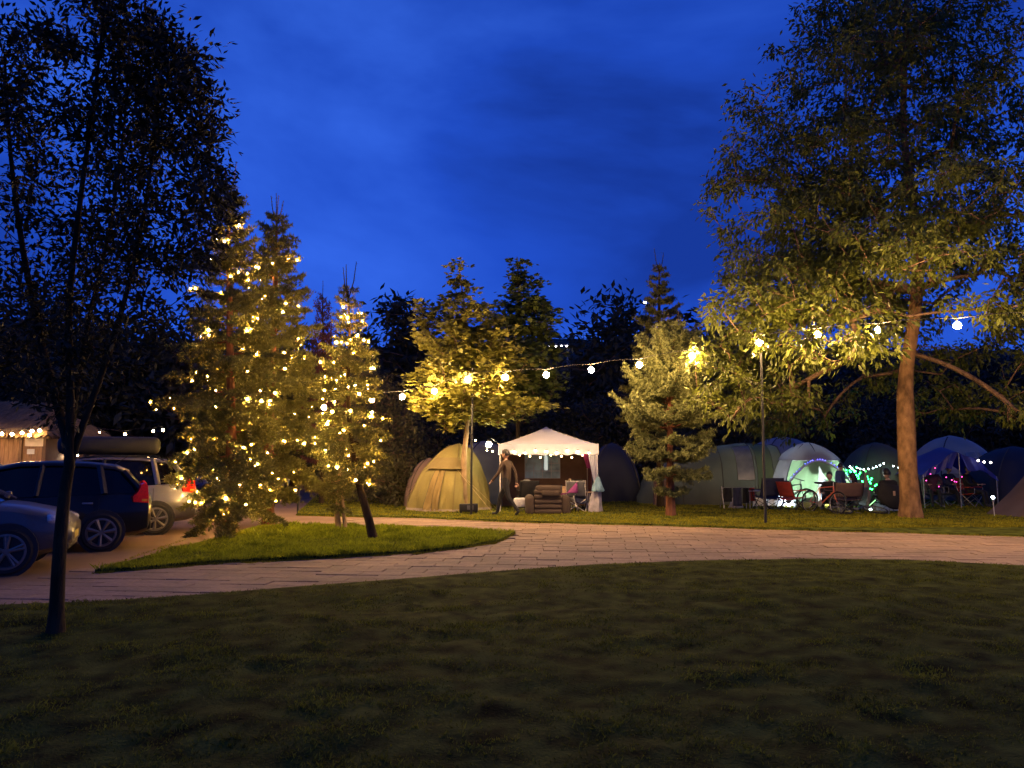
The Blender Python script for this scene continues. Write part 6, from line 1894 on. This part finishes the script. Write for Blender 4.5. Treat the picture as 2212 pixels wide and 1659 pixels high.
    MB().rbox((-1.98 * k, 0, 0.42 * kz), (0.16, 1.45 * wf, 0.20), 0.06).build('bumper', paint, t, True)
    MB().box((2.025 * k, 0, 0.47 * kz), (0.012, 0.50, 0.11)).build('number_plate', M_PLATE, t)
    MB().box((-2.065 * k, 0, 0.66 * kz), (0.012, 0.50, 0.11)).build('number_plate', M_PLATE, t)
    R_ = 0.32
    for (x, s) in ((1.28, -1), (1.28, 1), (-1.28, -1), (-1.28, 1)):
        yo = s * (0.872 * wf)
        MB().lathe([(0.001, -0.06 * s), (R_ + 0.055, -0.06 * s), (R_ + 0.055, 0.012 * s), (0.001, 0.012 * s)], (x * k, yo - (0.0 if s > 0 else 0.0), R_ + 0.01), 28, 'Y').build('wheel_arch', M_TRIM, t)
        prof = [(0.225, -0.09), (0.29, -0.10), (R_, -0.07), (R_, 0.07), (0.29, 0.10), (0.225, 0.09)]
        wh = MB().lathe(prof, (x * k, yo - s * 0.055, R_), 32, 'Y').build('wheel', M_TYRE, t, True)
        rm = MB()
        rm.lathe([(0.235, 0.085 * s), (0.245, 0.098 * s), (0.215, 0.10 * s), (0.20, 0.06 * s), (0.20, -0.02 * s)], (x * k, yo - s * 0.055, R_), 32, 'Y')
        rm.lathe([(0.001, 0.10 * s), (0.045, 0.098 * s), (0.055, 0.06 * s)], (x * k, yo - s * 0.055, R_), 14, 'Y')
        for q in range(spokes):
            a = 2 * math.pi * q / spokes + 0.3
            ws = 0.030 if spokes < 7 else 0.028
            for da in ((-0.13, 0.13) if spokes < 7 else (0.0,)):
                c0 = Vector((math.cos(a + da * 0.5) * 0.04, s * 0.088, math.sin(a + da * 0.5) * 0.04)); c1 = Vector((math.cos(a + da) * 0.222, s * 0.088, math.sin(a + da) * 0.222))
                rm.tube([c0 + Vector((x * k, yo - s * 0.055, R_)), c1 + Vector((x * k, yo - s * 0.055, R_))], [ws * 0.8, ws * (0.75 if spokes < 7 else 1.5)], 6)
        rm.build('rim', M_ALLOY, wh, True)
    MB().tube([(-1.4 * k, 0.2, 1.47 * kz), (-1.62 * k, 0.2, 1.62 * kz)], 0.006, 4).build('aerial', M_TRIM, t)
    if roof_rails or roof_box:
        for s in (-1, 1):
            MB().tube([(-1.4 * k, s * 0.58 * wf, 1.44 * kz), (-1.25 * k, s * 0.58 * wf, 1.53 * kz), (-0.2 * k, s * 0.58 * wf, 1.545 * kz), (0.1 * k, s * 0.58 * wf, 1.48 * kz)], 0.018, 6).build('roof_rail', M_TRIM, t, True)
    return t
def rot(a, x, y):
    return (math.cos(a) * x - math.sin(a) * y, math.sin(a) * x + math.cos(a) * y)
M_P1 = mat('silver_blue_paint', (0.075, 0.072, 0.080), 0.4, 0.06, 40, metal=0.4, coat=0.4, spec=0.3)
M_P2 = mat('black_paint', (0.006, 0.006, 0.008), 0.35, 0.1, 40, coat=0.25, spec=0.25)
M_P3 = mat('white_paint', (0.12, 0.115, 0.125), 0.3, 0.05, 20, coat=0.8)
M_P4 = mat('pale_blue_paint', (0.16, 0.17, 0.20), 0.35, 0.06, 20, metal=0.3, coat=0.3)
a = R(24); o_ = rot(a, 1.28, -0.80)
car('silver blue hatchback parked nose to the drive with alloy wheels', (-6.95 - o_[0], 10.75 - o_[1]), a, M_P1, spokes=5)
a = R(206); o_ = rot(a, -1.28, 0.80)
car('black hatchback showing its red tail light beside the lit spruce', (-7.12 - o_[0], 13.5 - o_[1]), a, M_P2, spokes=7)
a = R(206); o_ = rot(a, -1.35, 0.85)
suv = car('white estate car with a black roof box behind the black hatchback', (-7.55 - o_[0], 16.4 - o_[1]), a, M_P3, L=4.4, W=1.8, H=1.60, spokes=7, roof_rails=True)
MB().rbox((-0.45, 0.15, 1.86), (1.95, 0.80, 0.38), 0.14, n=4).build('roof_box', M_TRIM, suv, True)
for x_ in (-0.9, 0.0): MB().box((x_, 0, 1.645), (0.06, 1.25, 0.05)).build('roof_bar', M_TRIM, suv)
car('pale blue car standing nearest the wooden hut', (-13.2, 19.0), R(24), M_P4, spokes=5, H=1.55)
car('dark blue car half hidden between the hut and the white estate', (-12.6, 15.6), R(206), mat('dark_blue_paint', (0.01, 0.012, 0.03), 0.35, 0.1, 40, coat=0.3), spokes=5, H=1.48)

# ------------------------------------------------------------------ wooden hut with thatched roof and lamps
M_PLANK = mat('hut_planks', (0.34, 0.19, 0.095), 0.75, 0.3, 6, 0.3, 30, stretch=(6, 6, 0.6))
M_PLANKD = mat('dark_hut_boards', (0.15, 0.085, 0.05), 0.8, 0.25, 6, 0.3, 30, stretch=(6, 6, 0.6))
M_THATCH = mat('thatch', (0.16, 0.095, 0.045), 0.95, 0.35, 2, island=True, c2=(0.26, 0.16, 0.07))
HD = 26.0
hx0, hx1 = At(-170, 989, HD).x, At(99, 989, HD).x
hut = thing('wooden_hut', 'plank hut with deep thatched roof and lamps under its eaves', 'hut', (hx1, HD, 0))
wz = At(0, 948, HD).z
npl = int((hx1 - hx0) / 0.14)
for i in range(npl):
    x_ = -(i + 0.5) * 0.14
    dark = x_ > At(48, 989, HD).x - hx1
    MB().box((x_, random.uniform(-0.006, 0.006), (wz + 0.1) / 2 - 0.05), (0.132, 0.03, wz + 0.15)).build('plank', M_PLANKD if dark and False else M_PLANK, hut)
MB().box((At(46, 989, HD).x - hx1, -0.05, wz / 2), (0.10, 0.10, wz + 0.2)).build('post', M_PLANKD, hut)
MB().box((-0.03, -0.03, wz / 2), (0.12, 0.12, wz + 0.2)).build('post', M_PLANKD, hut)
MB().box((-2.1, -0.06, wz + 0.06), (hx1 - hx0 + 0.3, 0.10, 0.12)).build('eaves_beam', M_PLANKD, hut)
MB().box(((hx0 - hx1) / 2, 1.6, 1.1), (hx1 - hx0, 3.0, 2.3)).build('walls', M_PLANKD, hut)
# roof: sloping hipped thatch made of overlapping straws
rz_ = At(0, 872, HD + 1.6).z
ev = wz + 0.10
rr = MB()
e0, e1 = hx0 - hx1 - 0.6, 0.35
rr.add([(e0, -0.55, ev), (e1, -0.55, ev), (e1 - 1.3, 1.6, rz_), (e0 + 1.3, 1.6, rz_), (e0, 3.7, ev), (e1, 3.7, ev)], [(0, 1, 2, 3), (3, 2, 5, 4), (1, 5, 2), (0, 3, 4)])
rf = rr.build('roof', M_THATCH, hut)
n = 9000
r_ = np.random.default_rng(77)
u = r_.uniform(0, 1, n); v = r_.uniform(0, 1, n)
front = r_.uniform(0, 1, n) < 0.72
xa = np.where(front, (e0 + 1.3 * v) + u * ((e1 - 1.3 * v) - (e0 + 1.3 * v)), e1 - 1.3 * v)
ya = np.where(front, -0.55 + 2.15 * v, -0.55 + 2.15 * v + u * (3.7 - 2.15 * v * 2 + 0.55))
za = ev + (rz_ - ev) * v
P = np.stack([xa, ya, za + 0.02], -1)
D = np.where(front[:, None], np.array([0, -2.15, -(rz_ - ev)])[None], np.array([1.3, 0, -(rz_ - ev)])[None]).astype(float)
D = unit(D + r_.normal(0, 0.25, (n, 3)))
N = np.where(front[:, None], np.array([0, -0.5, 0.85])[None], np.array([0.7, 0, 0.7])[None]) + r_.normal(0, 0.15, (n, 3))
me = leaf_mesh('thatch', P - D * 0.2, D, N, r_.uniform(0.3, 0.55, n), (np.array([(0, 0, 0), (-0.05, 0.5, 0.05), (0, 1, 0.02), (0.05, 0.5, 0.05)]), np.array([(0, 3, 1), (3, 2, 1)])))
tag(obj('thatch', me, M_THATCH, rf), kind='stuff')
sa_, sb_ = At(53, 946, HD - 0.15), At(91, 964, HD - 0.15)
o = MB().box((0, 0, 0), (sb_.x - sa_.x, 0.02, sa_.z - sb_.z), ry=R(1)).build('banner', mat('white_banner', (0.60, 0.50, 0.42), 0.7, 0.12, 5, 0.15, 9), None, loc=((sa_.x + sb_.x) / 2, HD - 0.10, (sa_.z + sb_.z) / 2)); tag(o, 'plain white banner on the plank wall of the hut', 'banner')
sa_, sb_ = At(55, 970, HD - 0.15), At(70, 981, HD - 0.15)
o = MB().box((0, 0, 0), (sb_.x - sa_.x, 0.015, sa_.z - sb_.z)).build('notice', M_WHITEP, None, loc=((sa_.x + sb_.x) / 2, HD - 0.05, (sa_.z + sb_.z) / 2)); tag(o, 'small pale notice under the banner on the hut wall', 'notice')
M_HUTB = glow('hut_bulb', (1.0, 0.60, 0.24), 18, 0.05)
lamp_string('bulb_string', 'bright warm bulbs strung under the thatched eaves of the hut', [At(-60, 940, HD - 0.8), At(-38, 938, HD - 0.8), At(-16, 936, HD - 0.8), At(4, 937, HD - 0.8), At(26, 938, HD - 0.8), At(48, 935, HD - 0.8), At(64, 940, HD - 0.8), At(69, 931, HD - 0.8), At(86, 930, HD - 0.65)], 0.05, M_HUTB)
lamp_string('bulb_string', 'a few small warm bulbs in the dark trees behind the estate car', [At(190, 940, 29), At(201, 933, 29), At(214, 935, 29), At(270, 938, 29), At(331, 931, 29), At(352, 929, 29)], 0.045, glow('far_bulb', (1.0, 0.65, 0.28), 8, 0.045))
lamp_string('bulb_string', 'single small lamp seen through the forked tree past the hut', [At(141, 987, 27), At(167, 983, 27)], 0.04, glow('far_bulb_cold', (1.0, 0.85, 0.6), 3, 0.04))
# pale board fence past the hut
t_ = thing('board_fence', 'short pale board fence right of the hut', 'fence', (At(128, 989, 27.5).x, 27.5, 0))
for i in range(5): MB().box((-0.30 + i * 0.15, 0, 1.05), (0.135, 0.025, 2.1 + 0.03 * (i % 2))).build('board', M_PLANK, t_)
for z_ in (0.5, 1.7): MB().box((0, 0.04, z_), (0.75, 0.04, 0.08)).build('rail', M_PLANKD, t_)

# ------------------------------------------------------------------ masts and far lamps
def mast(label, px, py_top, dd, heads, r=0.11, m=M_STEEL, name='lamp_mast'):
    p = At(px, py_top, dd)
    t = thing(name, label, 'mast', (p.x, dd, 0))
    MB().tube([(0, 0, -0.3), (0, 0, p.z)], [r * 1.25, r], 10).build('pole', m, t, True)
    for (hx_, hy_, c_, w_, rr_) in heads:
        q = At(hx_, hy_, dd - 0.1)
        v = Vector((q.x - p.x, -0.1, q.z))
        MB().tube([(0, 0, p.z - 0.1), (v.x, v.y, v.z + rr_)], 0.035, 6).build('arm', m, t)
        MB().rbox((v.x, v.y, v.z + rr_ * 0.9), (rr_ * 2.6, rr_ * 1.6, rr_ * 0.8), rr_ * 0.2).build('lamp_head', M_BLACK, t)
        MB().ball((v.x, v.y - 0.02, v.z), rr_, 10, 6, (1.2, 0.8, 0.8)).build('lamp', glow('mast_lamp_%d' % len(MATS), c_, w_, rr_), t, True)
    return t
mast('tall grey lamp mast behind the gazebo with white lamps on top', 1228, 742, 45, [(1190, 746, (1, .95, .95), 6, 0.12), (1200, 748, (1, .95, .95), 2, 0.07), (1226, 748, (1, .85, .9), 4, 0.09), (1213, 747, (1, .9, .9), 1.2, 0.05)])
mast('far street lamp with an amber light between the gazebo mast and spruce', 1300, 750, 58, [(1293, 753, (1.0, 0.55, 0.05), 5, 0.13)], r=0.08)
mast('far lamp with a small white light above the shrubs', 800, 766, 42, [(808, 769, (1, .9, .85), 3, 0.07)], r=0.06)
mast('far lamp with a small white light over the dark rounded tree', 1395, 648, 46, [(1393, 653, (1, .9, .7), 5, 0.07)], r=0.05)
# thin black stake on the corner of the field
sk = G(643, 1107)
t_ = thing('garden_stake', 'thin black stake at the corner of the field behind the lit spruces', 'stake', (sk.x, sk.y, 0))
MB().tube([(0, 0, -0.1), (0, 0, 0.92)], 0.03, 8).build('shaft', M_BLACK, t_)
MB().ball((0, 0, 0.94), 0.04, 8, 6).build('knob', M_BLACK, t_, True)
